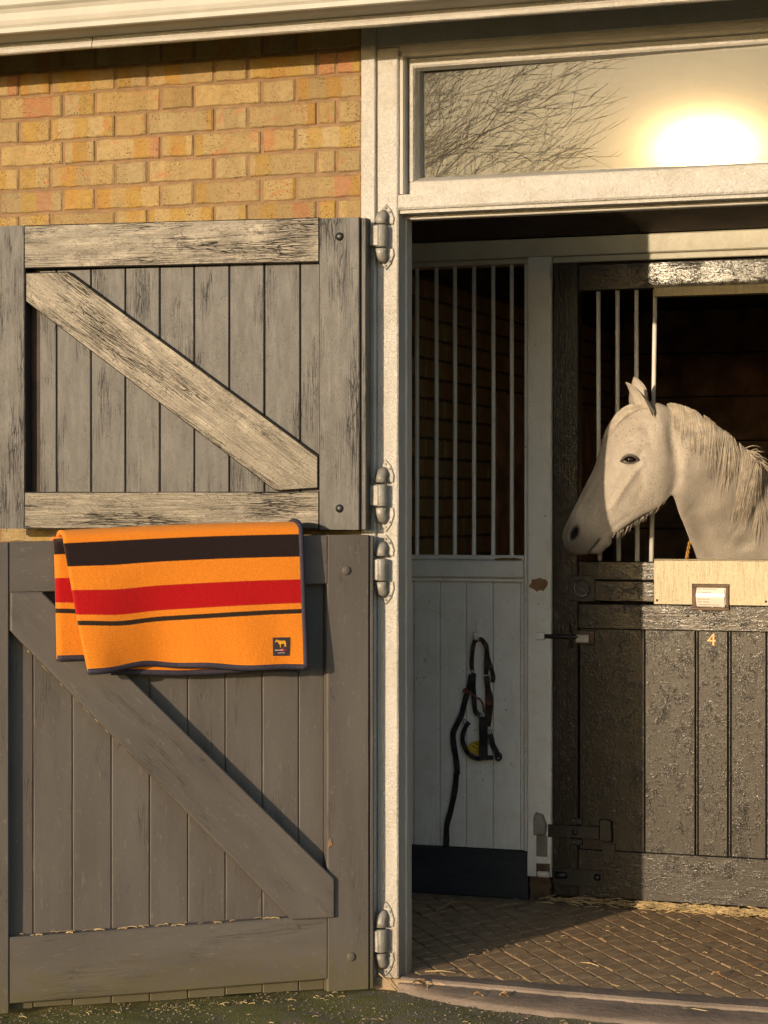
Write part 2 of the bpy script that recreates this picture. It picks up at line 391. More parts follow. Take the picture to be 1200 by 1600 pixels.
def glassmat():
    k = NT('dusty window glass'); p = k.obj()
    tr = k.n('ShaderNodeBsdfTransparent', {'Color': (0.86, 0.87, 0.82, 1)}).outputs[0]
    swirl = k.noise(k.map(p, (9, 1, 9)), 1.0, 6, 0.7, 1.2)
    g1 = k.n('ShaderNodeBsdfGlossy', {'Color': (0.95, 0.93, 0.86, 1), 'Roughness': 0.004}).outputs[0]
    g2 = k.n('ShaderNodeBsdfGlossy', {'Color': (1, 0.78, 0.45, 1), 'Roughness': 0.066, 'Anisotropy': -0.20, 'Tangent': k.n('ShaderNodeCombineXYZ', {'X': 1.0}).outputs[0]}).outputs[0]
    df = k.n('ShaderNodeBsdfDiffuse', {'Color': (0.50, 0.47, 0.36, 1)}).outputs[0]
    m1 = k.n('ShaderNodeMixShader', {0: 0.075, 1: tr, 2: g1}).outputs[0]
    m2 = k.n('ShaderNodeMixShader', {0: k.math('ADD', 0.0028, k.math('MULTIPLY', swirl, 0.0026)), 1: m1, 2: g2}).outputs[0]
    dirt = k.math('ADD', 0.05, k.math('MULTIPLY', k.ramp(swirl, 0.35, 0.75), 0.10))
    m3 = k.n('ShaderNodeMixShader', {0: dirt, 1: m2, 2: df}).outputs[0]
    k.t.links.new(m3, k.out.inputs[0]); return k.m
M['glass'] = glassmat()

def brickmat(name='london stock brick', dark=1.0):
    k = NT(name); uv = k.uv()
    oi = k.n('ShaderNodeObjectInfo').outputs['Random']
    sh = k.n('ShaderNodeCombineXYZ', {'X': k.math('MULTIPLY', oi, 170.0), 'Y': k.math('MULTIPLY', oi, 91.0)}).outputs[0]
    v = k.n('ShaderNodeVectorMath', {0: uv, 1: sh}, operation='ADD').outputs[0]
    band = k.n('ShaderNodeTexWhiteNoise', {'Vector': k.n('ShaderNodeVectorMath', {0: k.map(k.n('ShaderNodeVectorMath', {0: v, 1: k.n('ShaderNodeCombineXYZ', {'X': k.math('MULTIPLY', k.noise(k.map(v, (70, 70, 1)), 1.0, 4, 0.7), 0.035)}).outputs[0]}, operation='ADD').outputs[0], (19, 0, 0))}, operation='FLOOR').outputs[0]}, noise_dimensions='3D').outputs['Value']
    cr = k.n('ShaderNodeValToRGB', {0: band}); e = cr.color_ramp.elements
    cr.color_ramp.interpolation = 'CONSTANT'
    cols = [(0.0, (0.36, 0.262, 0.122)), (0.34, (0.40, 0.297, 0.145)), (0.58, (0.37, 0.240, 0.066)), (0.72, (0.32, 0.235, 0.115)), (0.82, (0.38, 0.185, 0.095)), (0.92, (0.37, 0.215, 0.055))]
    e[0].position, e[0].color = cols[0][0], (*cols[0][1], 1); e[1].position, e[1].color = cols[1][0], (*cols[1][1], 1)
    for ps, c_ in cols[2:]: el = e.new(ps); el.color = (*c_, 1)
    base = k.mix(k.math('MULTIPLY', k.noise(k.map(v, (22, 30, 1)), 1.0, 4, 0.6), 0.75), cr.outputs[0], (0.54, 0.36, 0.15))
    tint = k.n('ShaderNodeValToRGB', {0: oi}); te = tint.color_ramp.elements
    te[0].color = (0.80, 0.74, 0.66, 1); te[1].color = (1.02, 0.98, 0.90, 1)
    for ps, c_ in ((0.2, (1.06, 1.08, 1.15, 1)), (0.4, (1.05, 0.97, 0.80, 1)), (0.6, (0.92, 0.94, 1.0, 1)), (0.8, (1.12, 1.05, 0.95, 1))):
        q_ = te.new(ps); q_.color = c_
    base = k.n('ShaderNodeMix', data_type='RGBA', blend_type='MULTIPLY'); 
    return k, v, cr, tint
def brick_material(name, dark=1.0):
    k, v, cr, tint = brickmat(name)
    for nd in [n for n in k.t.nodes if n.bl_idname == 'ShaderNodeMix' and n.blend_type == 'MULTIPLY']: k.t.nodes.remove(nd)
    soft = k.mix(k.math('MULTIPLY', k.ramp(k.noise(k.map(v, (25, 34, 1)), 1.0, 4, 0.6), 0.35, 0.75), 0.5), cr.outputs[0], (0.375, 0.272, 0.125))
    red = k.math('MULTIPLY', k.ramp(k.noise(k.map(v, (14, 18, 1), (7, 1, 0)), 1.0, 4, 0.6, 1.2), 0.58, 0.70), 0.6)
    soft = k.mix(red, soft, (0.42, 0.16, 0.07))
    mult = k.n('ShaderNodeVectorMath', {0: soft, 1: tint.outputs[0]}, operation='MULTIPLY').outputs[0]
    pits = k.ramp(k.noise(k.map(v, (190, 190, 1)), 1.0, 4, 0.7), 0.565, 0.66)
    pm = k.math('MULTIPLY', pits, k.math('ADD', 0.35, k.math('MULTIPLY', k.ramp(k.noise(k.map(v, (16, 9, 1), (3, 3, 0)), 1.0, 3), 0.48, 0.62), 0.65)))
    mot = k.ramp(k.noise(k.map(v, (48, 60, 1), (5, 8, 0)), 1.0, 5, 0.7), 0.40, 0.72)
    mult = k.mix(k.math('MULTIPLY', mot, 0.45), mult, (0.22, 0.135, 0.055))
    col = k.mix(pm, mult, (0.07, 0.045, 0.025))
    if dark != 1.0: col = k.n('ShaderNodeVectorMath', {0: col, 1: (dark, dark * 0.9, dark * 0.8)}, operation='MULTIPLY').outputs[0]
    h = k.add(k.math('MULTIPLY', k.noise(k.map(v, (90, 90, 1)), 1.0, 5, 0.65), 1.0), k.math('MULTIPLY', pm, -0.7), k.math('MULTIPLY', k.noise(k.map(v, (20, 25, 1)), 1.0, 3), 0.8))
    k.bsdf(col, 0.85, k.bump(h, 0.0025), 0.0, 0.3); return k.m
M['brick'] = brick_material('london stock brick')
M['brick_in'] = brick_material('dim painted brick', 1.0)
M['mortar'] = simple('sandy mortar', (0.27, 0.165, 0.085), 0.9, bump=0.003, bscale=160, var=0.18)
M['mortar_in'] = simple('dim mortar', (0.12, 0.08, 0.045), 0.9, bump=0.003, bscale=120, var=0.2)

def tilemat(name, col, col2):
    k = NT(name); p = k.pos()
    n = k.noise(p, 14, 5, 0.65)
    c = k.mix(k.ramp(n, 0.3, 0.7), col, col2)
    c = k.mix(k.math('MULTIPLY', k.ramp(k.noise(p, 190, 3, 0.7), 0.62, 0.72), 0.5), c, (0.33, 0.25, 0.16))
    h = k.add(k.noise(p, 60, 5, 0.6), k.math('MULTIPLY', k.noise(p, 300, 3, 0.6), 0.5))
    k.bsdf(c, 0.62, k.bump(h, 0.0022), 0.0, 0.4); return k.m
M['tile'] = tilemat('worn brown stable paver', (0.29, 0.198, 0.114), (0.44, 0.31, 0.182))
M['grout'] = tilemat('dusty paver groove', (0.27, 0.19, 0.112), (0.38, 0.275, 0.165))
def tarmacmat():
    k = NT('mossy tarmac'); p = k.pos()
    v = k.vor(p, 210); n = k.noise(p, 500, 3, 0.7); big = k.noise(p, 5, 5, 0.65)
    x = k.n('ShaderNodeSeparateXYZ', {0: p})
    mossm = k.math('MULTIPLY', k.ramp(k.add(k.noise(p, 16, 5, 0.7), k.math('MULTIPLY', x.outputs[0], -0.16)), 0.34, 0.60), 0.9)
    c = k.mix(k.ramp(n, 0.35, 0.7), (0.13, 0.118, 0.093), (0.38, 0.33, 0.24))
    c = k.mix(mossm, c, k.mix(k.ramp(k.noise(p, 260, 3, 0.7), 0.35, 0.7), (0.105, 0.118, 0.028), (0.30, 0.29, 0.085)))
    c = k.mix(k.ramp(k.noise(p, 330, 2, 0.7), 0.70, 0.76), c, (0.36, 0.28, 0.16))
    h = k.add(k.math('MULTIPLY', v, -1.3), n, k.math('MULTIPLY', big, 3.0))
    k.bsdf(c, 0.85, k.bump(h, 0.005), 0.0, 0.3); return k.m
M['tarmac'] = tarmacmat()

def fleece():
    k = NT('striped fleece blanket'); uv = k.uv()
    sep = k.n('ShaderNodeSeparateXYZ', {0: uv})
    fz = k.math('MULTIPLY', k.math('SUBTRACT', k.noise(k.map(uv, (420, 420, 1)), 1.0, 3, 0.7), 0.5), 0.006)
    v = k.math('ADD', sep.outputs[1], fz)
    def band(a, b): return k.math('MULTIPLY', k.ramp(v, a - 0.001, a + 0.001), k.math('SUBTRACT', 1.0, k.ramp(v, b - 0.001, b + 0.001)))
    n = k.noise(k.map(uv, (150, 190, 1)), 1.0, 4, 0.7)
    c = k.mix(k.ramp(n, 0.3, 0.7), (0.80, 0.225, 0.016), (0.90, 0.29, 0.026))
    c = k.mix(band(0.036, 0.101), c, (0.014, 0.009, 0.012))
    c = k.mix(band(0.167, 0.236), c, k.mix(n, (0.40, 0.002, 0.006), (0.55, 0.006, 0.012)))
    c = k.mix(band(0.253, 0.266), c, (0.025, 0.018, 0.014))
    h = k.add(k.noise(k.map(uv, (300, 330, 1)), 1.0, 4, 0.7, 0.5), k.math('MULTIPLY', k.noise(k.map(uv, (60, 70, 1)), 1.0, 3), 0.7))
    k.bsdf(c, 0.9, k.bump(h, 0.0035), 0.0, 0.15, **{'Sheen Weight': 0.25, 'Sheen Roughness': 0.5, 'Sheen Tint': (1.0, 0.6, 0.3, 1)}); return k.m
M['fleece'] = fleece()

def metal_sheet():
    k = NT('scuffed brass coloured sheet'); p = k.obj()
    st = k.noise(k.map(p, (170, 170, 14)), 1.0, 4, 0.7)
    sp = k.ramp(k.noise(k.map(p, (220, 220, 60)), 1.0, 3, 0.7), 0.56, 0.68)
    c = k.mix(k.ramp(st, 0.3, 0.7), (0.31, 0.27, 0.17), (0.42, 0.365, 0.24))
    c = k.mix(k.math('MULTIPLY', sp, 0.6), c, (0.26, 0.17, 0.08))
    k.bsdf(c, 0.42, k.bump(k.add(st, k.math('MULTIPLY', k.noise(p, 260, 3, 0.6), 0.8)), 0.0012), 0.25, 0.5); return k.m
M['sheet'] = metal_sheet()

def coat():
    k = NT('grey horse coat'); p = k.obj()
    at_ = k.n('ShaderNodeVertexColor', layer_name='pigment').outputs[0]
    sp = k.n('ShaderNodeSeparateColor', {0: at_})
    hair = k.noise(k.map(k.map(p, rot=(0, R(-48), 0)), (90, 300, 420)), 1.0, 5, 0.7)
    big = k.noise(p, 13, 4, 0.6)
    c = k.mix(k.ramp(big, 0.3, 0.7), (0.62, 0.555, 0.47), (0.50, 0.44, 0.37))
    c = k.mix(k.math('MULTIPLY', k.ramp(hair, 0.42, 0.72), 0.42), c, (0.32, 0.26, 0.205))
    fleck = k.ramp(k.add(k.vor(p, 88), k.math('MULTIPLY', k.noise(p, 240, 2, 0.6), 0.25)), 0.46, 0.30)
    fm = k.math('MULTIPLY', fleck, k.ramp(k.noise(p, 28, 3, 0.6), 0.36, 0.52))
    c = k.mix(k.math('MULTIPLY', fm, k.math('MULTIPLY', sp.outputs[1], 0.62)), c, (0.20, 0.115, 0.085))
    c = k.mix(sp.outputs[0], c, (0.045, 0.036, 0.034))
    c = k.mix(sp.outputs[2], c, (0.006, 0.005, 0.005))
    k.bsdf(c, 0.62, k.bump(k.add(hair, k.math('MULTIPLY', big, 1.0)), 0.0035), 0.0, 0.3, **{'Sheen Weight': 0.12, 'Sheen Roughness': 0.4}); return k.m
M['coat'] = coat()
M['mane'] = simple('pale mane hair', (0.47, 0.405, 0.32), 0.45, var=0.3, bscale=250)
def eyemat():
    k = NT('dark wet eye'); k.bsdf((0.010, 0.006, 0.004), 0.06, None, 0.0, 0.6); return k.m
M['eye'] = eyemat()
M['skin'] = simple('dark eyelid skin', (0.085, 0.066, 0.056), 0.5, bump=0.001, bscale=300, var=0.3)

# ================================================================== SETTING
# ---- yard ground
def sheet_grid(name, mat, x0, x1, y0, y1, z, nx=1, ny=1, amp=0.0, props=None):
    V = []; F = []
    for j in range(ny + 1):
        for i in range(nx + 1):
            V.append((x0 + (x1 - x0) * i / nx, y0 + (y1 - y0) * j / ny, z + (random.uniform(-amp, amp) if amp else 0)))
    for j in range(ny):
        for i in range(nx):
            a = j * (nx + 1) + i; F.append((a, a + 1, a + nx + 2, a + nx + 1))
    return mesh_obj(name, V, F, mat, None, smooth=True, props=props)
GZ = -0.038
V = []; F = []
gx = [-900, -60, -12, -4, -2.2] + list(np.linspace(-1.6, 1.8, 86)) + [2.5, 4, 12, 60, 900]
gy = [-1500, -120, -30, -8, -3, -1.8] + list(np.linspace(-1.4, -0.02, 46)) + [0.02]
for yy in gy:
    for xx in gx: V.append((xx, yy, GZ + (random.uniform(-.0022, .0022) + 0.004 * math.sin(xx * 9 + yy * 5) * math.sin(yy * 11) if (-1.7 < xx < 1.9 and -1.5 < yy) else 0)))
nx = len(gx)
for j in range(len(gy) - 1):
    for i in range(nx - 1): F.append((j * nx + i, j * nx + i + 1, (j + 1) * nx + i + 1, (j + 1) * nx + i))
mesh_obj('yard_ground', V, F, M['tarmac'], None, smooth=True, props={'kind': 'structure'})

# ---- brick wall left of the doorway
BZ0 = 2.7665; BP = 0.0743
def brick_geo(L, seed):
    rr = random.Random(seed); h = BP - 0.0095; d = 0.02; b = 0.0035
    nxs = max(2, int(L / 0.028)); V = []; F = []; UV = []
    # front face grid with ragged rim; y=0 front looking to -y
    zs = [0, h]
    def e(): return rr.uniform(-0.0022, 0.0022)
    top = [(L * i / nxs, h + e()) for i in range(nxs + 1)]; bot = [(L * i / nxs, 0 + e()) for i in range(nxs + 1)]
    rb = [(min(max(x, b * rr.uniform(0.6, 1.6)), L - b * rr.uniform(0.6, 1.6)), z + b) for x, z in bot]
    rt = [(min(max(x, b * rr.uniform(0.6, 1.6)), L - b * rr.uniform(0.6, 1.6)), z - b) for x, z in top]
    rows = [[(x, d, z) for x, z in bot], [(x, b, z) for x, z in bot], [(x, rr.uniform(-.0008, .0008), z) for x, z in rb],
            [(x, rr.uniform(-.0008, .0008), z) for x, z in rt], [(x, b, z) for x, z in top], [(x, d, z) for x, z in top]]
    for r in rows: V += r
    n = nxs + 1
    for r in range(5):
        for i in range(nxs): F.append((r * n + i, r * n + i + 1, (r + 1) * n + i + 1, (r + 1) * n + i))
    F.append((1 * n, 2 * n, 3 * n, 4 * n)); F.append((1 * n + nxs, 4 * n + nxs, 3 * n + nxs, 2 * n + nxs))
    F.append((0, n, 4 * n, 5 * n)); F.append((nxs, 5 * n + nxs, 4 * n + nxs, n + nxs))
    for f in F:
        for i in f: UV.append((V[i][0], V[i][2] + V[i][1]))
    return V, F, UV
def brick_mesh(L, seed, mat):
    V, F, UV = brick_geo(L, seed)
    me = bpy.data.meshes.new('brick'); me.from_pydata(V, [], F)
    me.uv_layers.new(name='UVMap').data.foreach_set('uv', np.array(UV, dtype=np.float32).ravel())
    me.materials.append(mat); me.polygons.foreach_set('use_smooth', [False] * len(F)); me.update(); return me
wall = root('brick_wall', (-1.2, 0.05, GZ), 'yellow stock brick wall above and behind the open half doors', 'wall')
V, F, UV = bar_geo(0, (-4.2, 0.006, GZ), (-0.1455, 0.23, 2.99), 0.001)
mesh_obj('mortar_bed', V, F, M['mortar'], wall, UV)
meshes = {}
def get_brick(L):
    key = round(L, 4); lst = meshes.setdefault(key, [])
    if len(lst) < 5: lst.append(brick_mesh(L, random.random(), M['brick'])); return lst[-1]
    return random.choice(lst)
stuff = []
nb = 0
for row in range(-2, 38):
    z0 = BZ0 - (row + 1) * BP + 0.00475
    if z0 < GZ - 0.02: break
    x = -0.1585; k = 0
    seq = [0.073, 0.053] if row % 2 == 0 else [0.205]
    while x > -4.1:
        if k < len(seq): L = seq[k]
        else:
            q = k - len(seq); st = (q % 2 == 0) if row % 2 == 0 else (q % 2 == 1)
            L = 0.2155 if st else 0.1025
        xl = x - L
        if z0 > 1.2 and xl > -2.35 and nb < 296:
            me = get_brick(L)
            o = link('brick', me, wall)
            o.location = (xl - wall.location.x + random.uniform(-.001, .001), random.uniform(-.0012, .0012) - wall.location.y, z0 - wall.location.z + random.uniform(-.001, .001))
            o.rotation_euler = (random.uniform(-.008, .008), random.uniform(-.004, .004), random.uniform(-.006, .006)); nb += 1
        else:
            g = brick_geo(L, random.random()); uo, vo = random.random() * 50, random.random() * 50
            stuff.append(([(a + xl, b_, c_ + z0) for a, b_, c_ in g[0]], g[1], [(a + uo, b_ + vo) for a, b_ in g[2]]))
        x = xl - 0.010; k += 1
g = merge(stuff); mesh_obj('brick_courses', g[0], g[1], M['brick'], wall, g[2], props={'kind': 'stuff'})
wall_r = root('brick_wall', (3.0, 0.05, GZ), 'yellow brick wall beyond the right door jamb', 'wall')
V, F, UV = bar_geo(0, (1.39, 0.006, GZ), (5.5, 0.23, 2.99), 0.001)
mesh_obj('mortar_bed', V, F, M['mortar'], wall_r, UV)
stuff = []
for row in range(-2, 38):
    z0 = BZ0 - (row + 1) * BP + 0.00475
    if z0 < GZ - 0.02: break
    x = 1.40 + (0.06 if row % 2 else 0); st = row % 2 == 0
    while x < 5.4:
        L = 0.2155 if st else 0.1025; st = not st
        g = brick_geo(L, random.random()); uo, vo = random.random() * 50, random.random() * 50
        stuff.append(([(a + x, b_, c_ + z0) for a, b_, c_ in g[0]], g[1], [(a + uo, b_ + vo) for a, b_ in g[2]]))
        x += L + 0.010
g = merge(stuff); mesh_obj('brick_courses', g[0], g[1], M['brick'], wall_r, g[2], props={'kind': 'stuff'})

# ---- eaves: fascia, soffit, gutter, roof
fb = root('fascia_board', (0.5, -0.27, 2.85), 'cream painted fascia board under the gutter, flaking along its lower edge', 'fascia')
xs = [-3.2, -0.915, 1.30, 4.5]
for a, b in zip(xs[:-1], xs[1:]):
    extrude_x('board', fb, M['white'], [(-0.245, 2.770), (-0.245, 2.955), (-0.268, 2.955), (-0.268, 2.787), (-0.273, 2.783), (-0.273, 2.772), (-0.268, 2.769)], a + .0015, b - .0015, seg=24, jit=0.0008)
V, F, UV = bar_geo(0, (-3.2, -0.243, 2.87), (4.5, 0.02, 2.885), 0.001)
mesh_obj('soffit', V, F, M['dark_wood'], fb, UV)
gt = root('gutter', (0.5, -0.37, 2.84), 'cream ogee gutter running along the eaves', 'gutter')
prof = [(-0.276, 2.801), (-0.276, 2.91), (-0.280, 2.91), (-0.282, 2.818), (-0.352, 2.818), (-0.366, 2.835), (-0.368, 2.865), (-0.384, 2.888), (-0.384, 2.905),
        (-0.392, 2.905), (-0.392, 2.888), (-0.389, 2.884), (-0.382, 2.878), (-0.377, 2.866), (-0.376, 2.845), (-0.373, 2.832), (-0.369, 2.826), (-0.376, 2.822), (-0.376, 2.809), (-0.370, 2.806), (-0.345, 2.803)]
prof = prof[::-1]
extrude_x('channel', gt, M['gutter'], prof[::-1], -3.2, 4.5, seg=1)
rf = root('roof', (0.5, 1.5, 3.1), 'dark slate roof slope above the gutter', 'roof')
V, F, UV = bar_geo(0, (-3.3, -0.33, 2.965), (4.6, 5.2, 2.99), 0.002)
V = [(x, y, z + (y + 0.33) * 0.42) for x, y, z in V]
mesh_obj('decking', V, F, M['dark_wood'], rf, UV)
sl_parts = []
for r in range(14):
    for i in range(26):
        x0 = -3.25 + i * 0.3 + (0.15 if r % 2 else 0); y0 = -0.36 + r * 0.2
        V, F, UV = bar_geo(1, (x0, y0, 2.993), (x0 + 0.295, y0 + 0.36, 3.001), 0.001)
        sl_parts.append(([(x, y, z + (y + 0.33) * 0.42 + 0.012 - (y - y0) * 0.03) for x, y, z in V], F, UV))
g = merge(sl_parts); mesh_obj('slates', g[0], g[1], M['slate'], rf, g[2], props={'kind': 'stuff'})

# ---- lobby and stall shell
bar('lobby_wall', None, M['grime_paint'], 1, (-1.45, 0.235, 0), (-1.3, 1.60, 3.6), 0.001, props={'kind': 'structure'})
bar('lobby_wall', None, M['grime_paint'], 1, (2.3, 0.235, 0), (2.45, 1.60, 3.6), 0.001, props={'kind': 'structure'})
V = [(-1.3, 1.40, 2.352), (2.3, 1.40, 2.352), (2.3, 0.12, 2.735), (-1.3, 0.12, 2.735), (-1.3, 1.40, 2.40), (2.3, 1.40, 2.40), (2.3, 0.12, 2.78), (-1.3, 0.12, 2.78)]
F = [(0, 3, 2, 1), (4, 5, 6, 7), (0, 1, 5, 4), (1, 2, 6, 5), (2, 3, 7, 6), (3, 0, 4, 7)]
mesh_obj('lobby_ceiling', V, F, M['dark_wood'], None, props={'kind': 'structure'})
bar('stall_ceiling', None, M['dark_wood'], 0, (-1.5, 1.415, 2.356), (3.0, 5.0, 2.40), 0.001, props={'kind': 'structure'})
bar('stall_floor', None, M['grout'], 0, (-1.6, 1.4, -0.2), (3.2, 5.0, -0.004), 0.001, props={'kind': 'structure'})
# stall left wall of dim bricks with a boarded lining
sw = root('stall_side_wall', (-0.62, 3.0, 0), 'dim brick side wall of the stall seen through the white bars', 'wall')
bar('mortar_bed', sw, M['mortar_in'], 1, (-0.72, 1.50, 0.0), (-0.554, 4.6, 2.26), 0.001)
bar('wall_plate', sw, M['dark_wood'], 1, (-0.72, 1.50, 2.262), (-0.50, 4.6, 2.354), 0.003)
stuff = []; nbk = 0; bm_in = [brick_mesh(0.2155, 900 + i, M['brick_in']) for i in range(4)]
for row in range(30):
    z0 = 2.185 - row * 0.075; y = 1.51 + (0.11 if row % 2 else 0)
    while y < 4.5:
        if row < 14:
            o = link('brick', bm_in[random.randrange(4)], sw); nbk += 1
            o.location = (-0.548 - sw.location.x, y + 0.2155 - sw.location.y, z0 - sw.location.z); o.rotation_euler = (0, 0, R(90) + random.uniform(-.004, .004))
            o.rotation_euler.z = R(90); o.location.y = y - sw.location.y
        y += 0.2255
for i in range(7):
    bar('lining_board', sw, M['board_in'], 2, (-0.545, 2.55 + i * 0.24, 0.0), (-0.52, 2.55 + i * 0.24 + 0.236, 1.86), 0.004)
bwk = root('board_wall', (0.8, 4.65, 0), 'dark brown boarded back wall of the stall behind the horse', 'wall')
for i in range(11):
    bar('board', bwk, M['board_in'], 0, (-0.7, 4.6 + random.uniform(0, .006), i * 0.215), (2.6, 4.66, i * 0.215 + 0.209), 0.005, seg=6, jit=0.001)
bar('backing', bwk, M['dark_wood'], 0, (-0.75, 4.665, 0), (2.65, 4.70, 2.355), 0.001)
bar('stall_wall', None, M['dark_wood'], 1, (2.6, 1.48, 0), (2.75, 4.75, 2.355), 0.001, props={'kind': 'structure'})

# ---- lobby floor of diamond pavers
fl = mesh_obj('lobby_floor', *bar_geo(0, (-1.3, -0.015, -0.12), (2.3, 1.62, -0.0045), 0.004, 40, 0.0)[:2], M['grout'], None, props={'kind': 'structure'})
da = Vector((math.cos(R(-54.5)), math.sin(R(-54.5)))); db = Vector((math.cos(R(66)), math.sin(R(66))))
na = Vector((-da.y, da.x)); nbv = Vector((db.y, -db.x))
SA, SB = 0.0723, 0.075
ea = da * (SB / abs(da.dot(nbv))); eb = db * (SA / abs(db.dot(na)))
def tile_geo(seed):
    rr = random.Random(seed); gp = 0.88
    cs = [(-ea - eb) * .5 * gp, (ea - eb) * .5 * gp, (ea + eb) * .5 * gp, (-ea + eb) * .5 * gp]
    V = []
    for s_, z in ((1.0, -0.012), (1.0, -0.0028), (0.93, 0.0)):
        for c_ in cs: V.append((c_.x * s_ + rr.uniform(-.0018, .0018), c_.y * s_ + rr.uniform(-.0018, .0018), z + rr.uniform(-.0012, .0008)))
    ccw = (ea.x * eb.y - ea.y * eb.x) > 0
    F = [(0 + r * 4 + i, r * 4 + (i + 1) % 4, (r + 1) * 4 + (i + 1) % 4, (r + 1) * 4 + i) for r in (0, 1) for i in range(4)] + [(8, 9, 10, 11)]
    if not ccw: F = [f[::-1] for f in F]
    return V, F
tmesh = []
for i in range(6):
    V, F = tile_geo(i); me = bpy.data.meshes.new('tile'); me.from_pydata(V, [], F); me.materials.append(M['tile']); me.update(); tmesh.append(me)
org = Vector((0.2196, 0.4913)); cand = []
for i in range(-45, 46):
    for j in range(-45, 46):
        p = org + ea * (i + .5) + eb * (j + .5)
        if -1.2 < p.x < 2.2 and 0.055 < p.y < 1.37:
            v = Vector((p.x, p.y, 0)) - CAM; xc = v.x * _c + v.y * _s; zc = -v.x * _s + v.y * _c
            inv = abs(xc / zc) < 0.175
            cand.append((0 if inv else 1, p.y, p))
cand.sort(key=lambda t: (t[0], t[1]))
st = []
for q, (_, _, p) in enumerate(cand):
    dz = random.uniform(-.0012, .0012)
    if q < 295:
        o = link('paver', tmesh[q % 6], fl); o.location = (p.x, p.y, dz); o.rotation_euler = (random.uniform(-.01, .01), random.uniform(-.01, .01), random.uniform(-.015, .015))
    else:
        V, F = tile_geo(q); st.append(([(a + p.x, b + p.y, c_ + dz) for a, b, c_ in V], F))
if st:
    g = merge(st); mesh_obj('paver_field', g[0], g[1], M['tile'], fl, props={'kind': 'stuff'})
# concrete margin and threshold stone
V = []; F = []
n = 60
for i in range(n + 1):
    x = -0.03 + 1.30 * i / n; y1 = -0.012 - 0.035 * math.sin(min(1, max(0, (x - .1) / .9)) * math.pi * .6) + random.uniform(-.003, .003)
    V += [(x, 0.06, -0.0005), (x, 0.02, 0.0005), (x, y1 + .008, 0.0005), (x, y1, -0.006), (x, y1 - .004, -0.03)]
for i in range(n):
    for k in range(4): F.append((i * 5 + k, i * 5 + k + 1, (i + 1) * 5 + k + 1, (i + 1) * 5 + k))
mesh_obj('floor_lip', V, F, M['stone'], None, smooth=False, props={'kind': 'structure'})
V = []; F = []
for i in range(n + 1):
    x = -0.03 + 1.36 * i / n; f = (x - 0.03) / 1.1
    yf = -0.045 - 0.185 * math.sin(min(1, max(0, f + .03)) * math.pi * .62) ** 0.75 if f > -0.03 else -0.04
    yf = max(-0.235, yf) + random.uniform(-.003, .003)
    V += [(x, 0.0, -0.012), (x, -0.03, -0.012 + random.uniform(-.0015, .0015)), (x, (yf - 0.03) / 2, -0.016 + random.uniform(-.002, .002)), (x, yf + .012, -0.022), (x, yf, -0.028), (x, yf - .004, GZ - 0.02)]
for i in range(n):
    for k in range(5): F.append((i * 6 + k, i * 6 + k + 1, (i + 1) * 6 + k + 1, (i + 1) * 6 + k))
mesh_obj('threshold_stone', V, F, M['stone'], None, smooth=True, props={'label': 'worn brown stone sill across the foot of the doorway', 'category': 'doorstep'})

# ================================================================== DOOR FRAME
fr = root('door_frame', (-0.09, 0.02, GZ), 'thick cream white timber frame around the stable doorway', 'door frame')
# left post: outer strip, main post with rebate, stop bead
extrude_z('architrave', fr, M['white'], [(-0.1545, 0.09), (-0.1545, -0.009), (-0.1515, -0.012), (-0.112, -0.012), (-0.1095, -0.009), (-0.1085, 0.0), (-0.1085, 0.09)], GZ, 2.92, 20, .0004)
extrude_z('post', fr, M['white'], [(-0.1075, 0.06), (-0.1075, 0.003), (-0.1045, 0.0), (-0.0450, 0.0), (-0.0408, 0.004), (-0.0404, 0.06)], GZ, 2.76, 30, .0006)
extrude_z('stop_bead', fr, M['white_smooth'], [(-0.1075, 0.105), (-0.1075, 0.0615), (-0.0375, 0.0615), (-0.0348, 0.064), (-0.0345, 0.105)], GZ, 2.318, 30, .0006)
# head, transom bar
extrude_x('head', fr, M['white'], [(0.10, 2.735), (0.10, 2.92), (0.001, 2.92), (0.001, 2.768), (0.004, 2.764)][::-1] + [], -0.1075, 1.39, 1)
extrude_x('head_moulding', fr, M['white'], [(0.06, 2.735), (0.06, 2.763), (0.006, 2.763), (0.006, 2.752), (0.018, 2.745), (0.018, 2.735)][::-1], -0.0400, 1.255, 1)
extrude_x('transom_bar', fr, M['white'], [(0.10, 2.268), (0.10, 2.3245), (0.0, 2.3225), (-0.001, 2.285), (0.003, 2.279), (0.012, 2.277), (0.012, 2.268)][::-1], -0.0400, 1.255, 20, jit=.0004)
extrude_x('drip_bead', fr, M['white_smooth'], [(0.10, 2.2555), (0.10, 2.267), (0.062, 2.267), (0.061, 2.258), (0.064, 2.2555)][::-1], -0.0340, 1.25, 1)
# side reveal bead for the transom opening
extrude_z('reveal_bead', fr, M['white_smooth'], [(-0.0400, 0.058), (-0.0400, 0.010), (-0.030, 0.012), (-0.026, 0.020), (-0.026, 0.058)], 2.326, 2.734, 1)
# right post
extrude_z('post', fr, M['white'], [(1.39, 0.0), (1.39, 0.105), (1.25, 0.105), (1.2505, 0.062), (1.2565, 0.0612), (1.257, 0.003), (1.261, 0.0)], GZ, 2.92, 12, .0004)

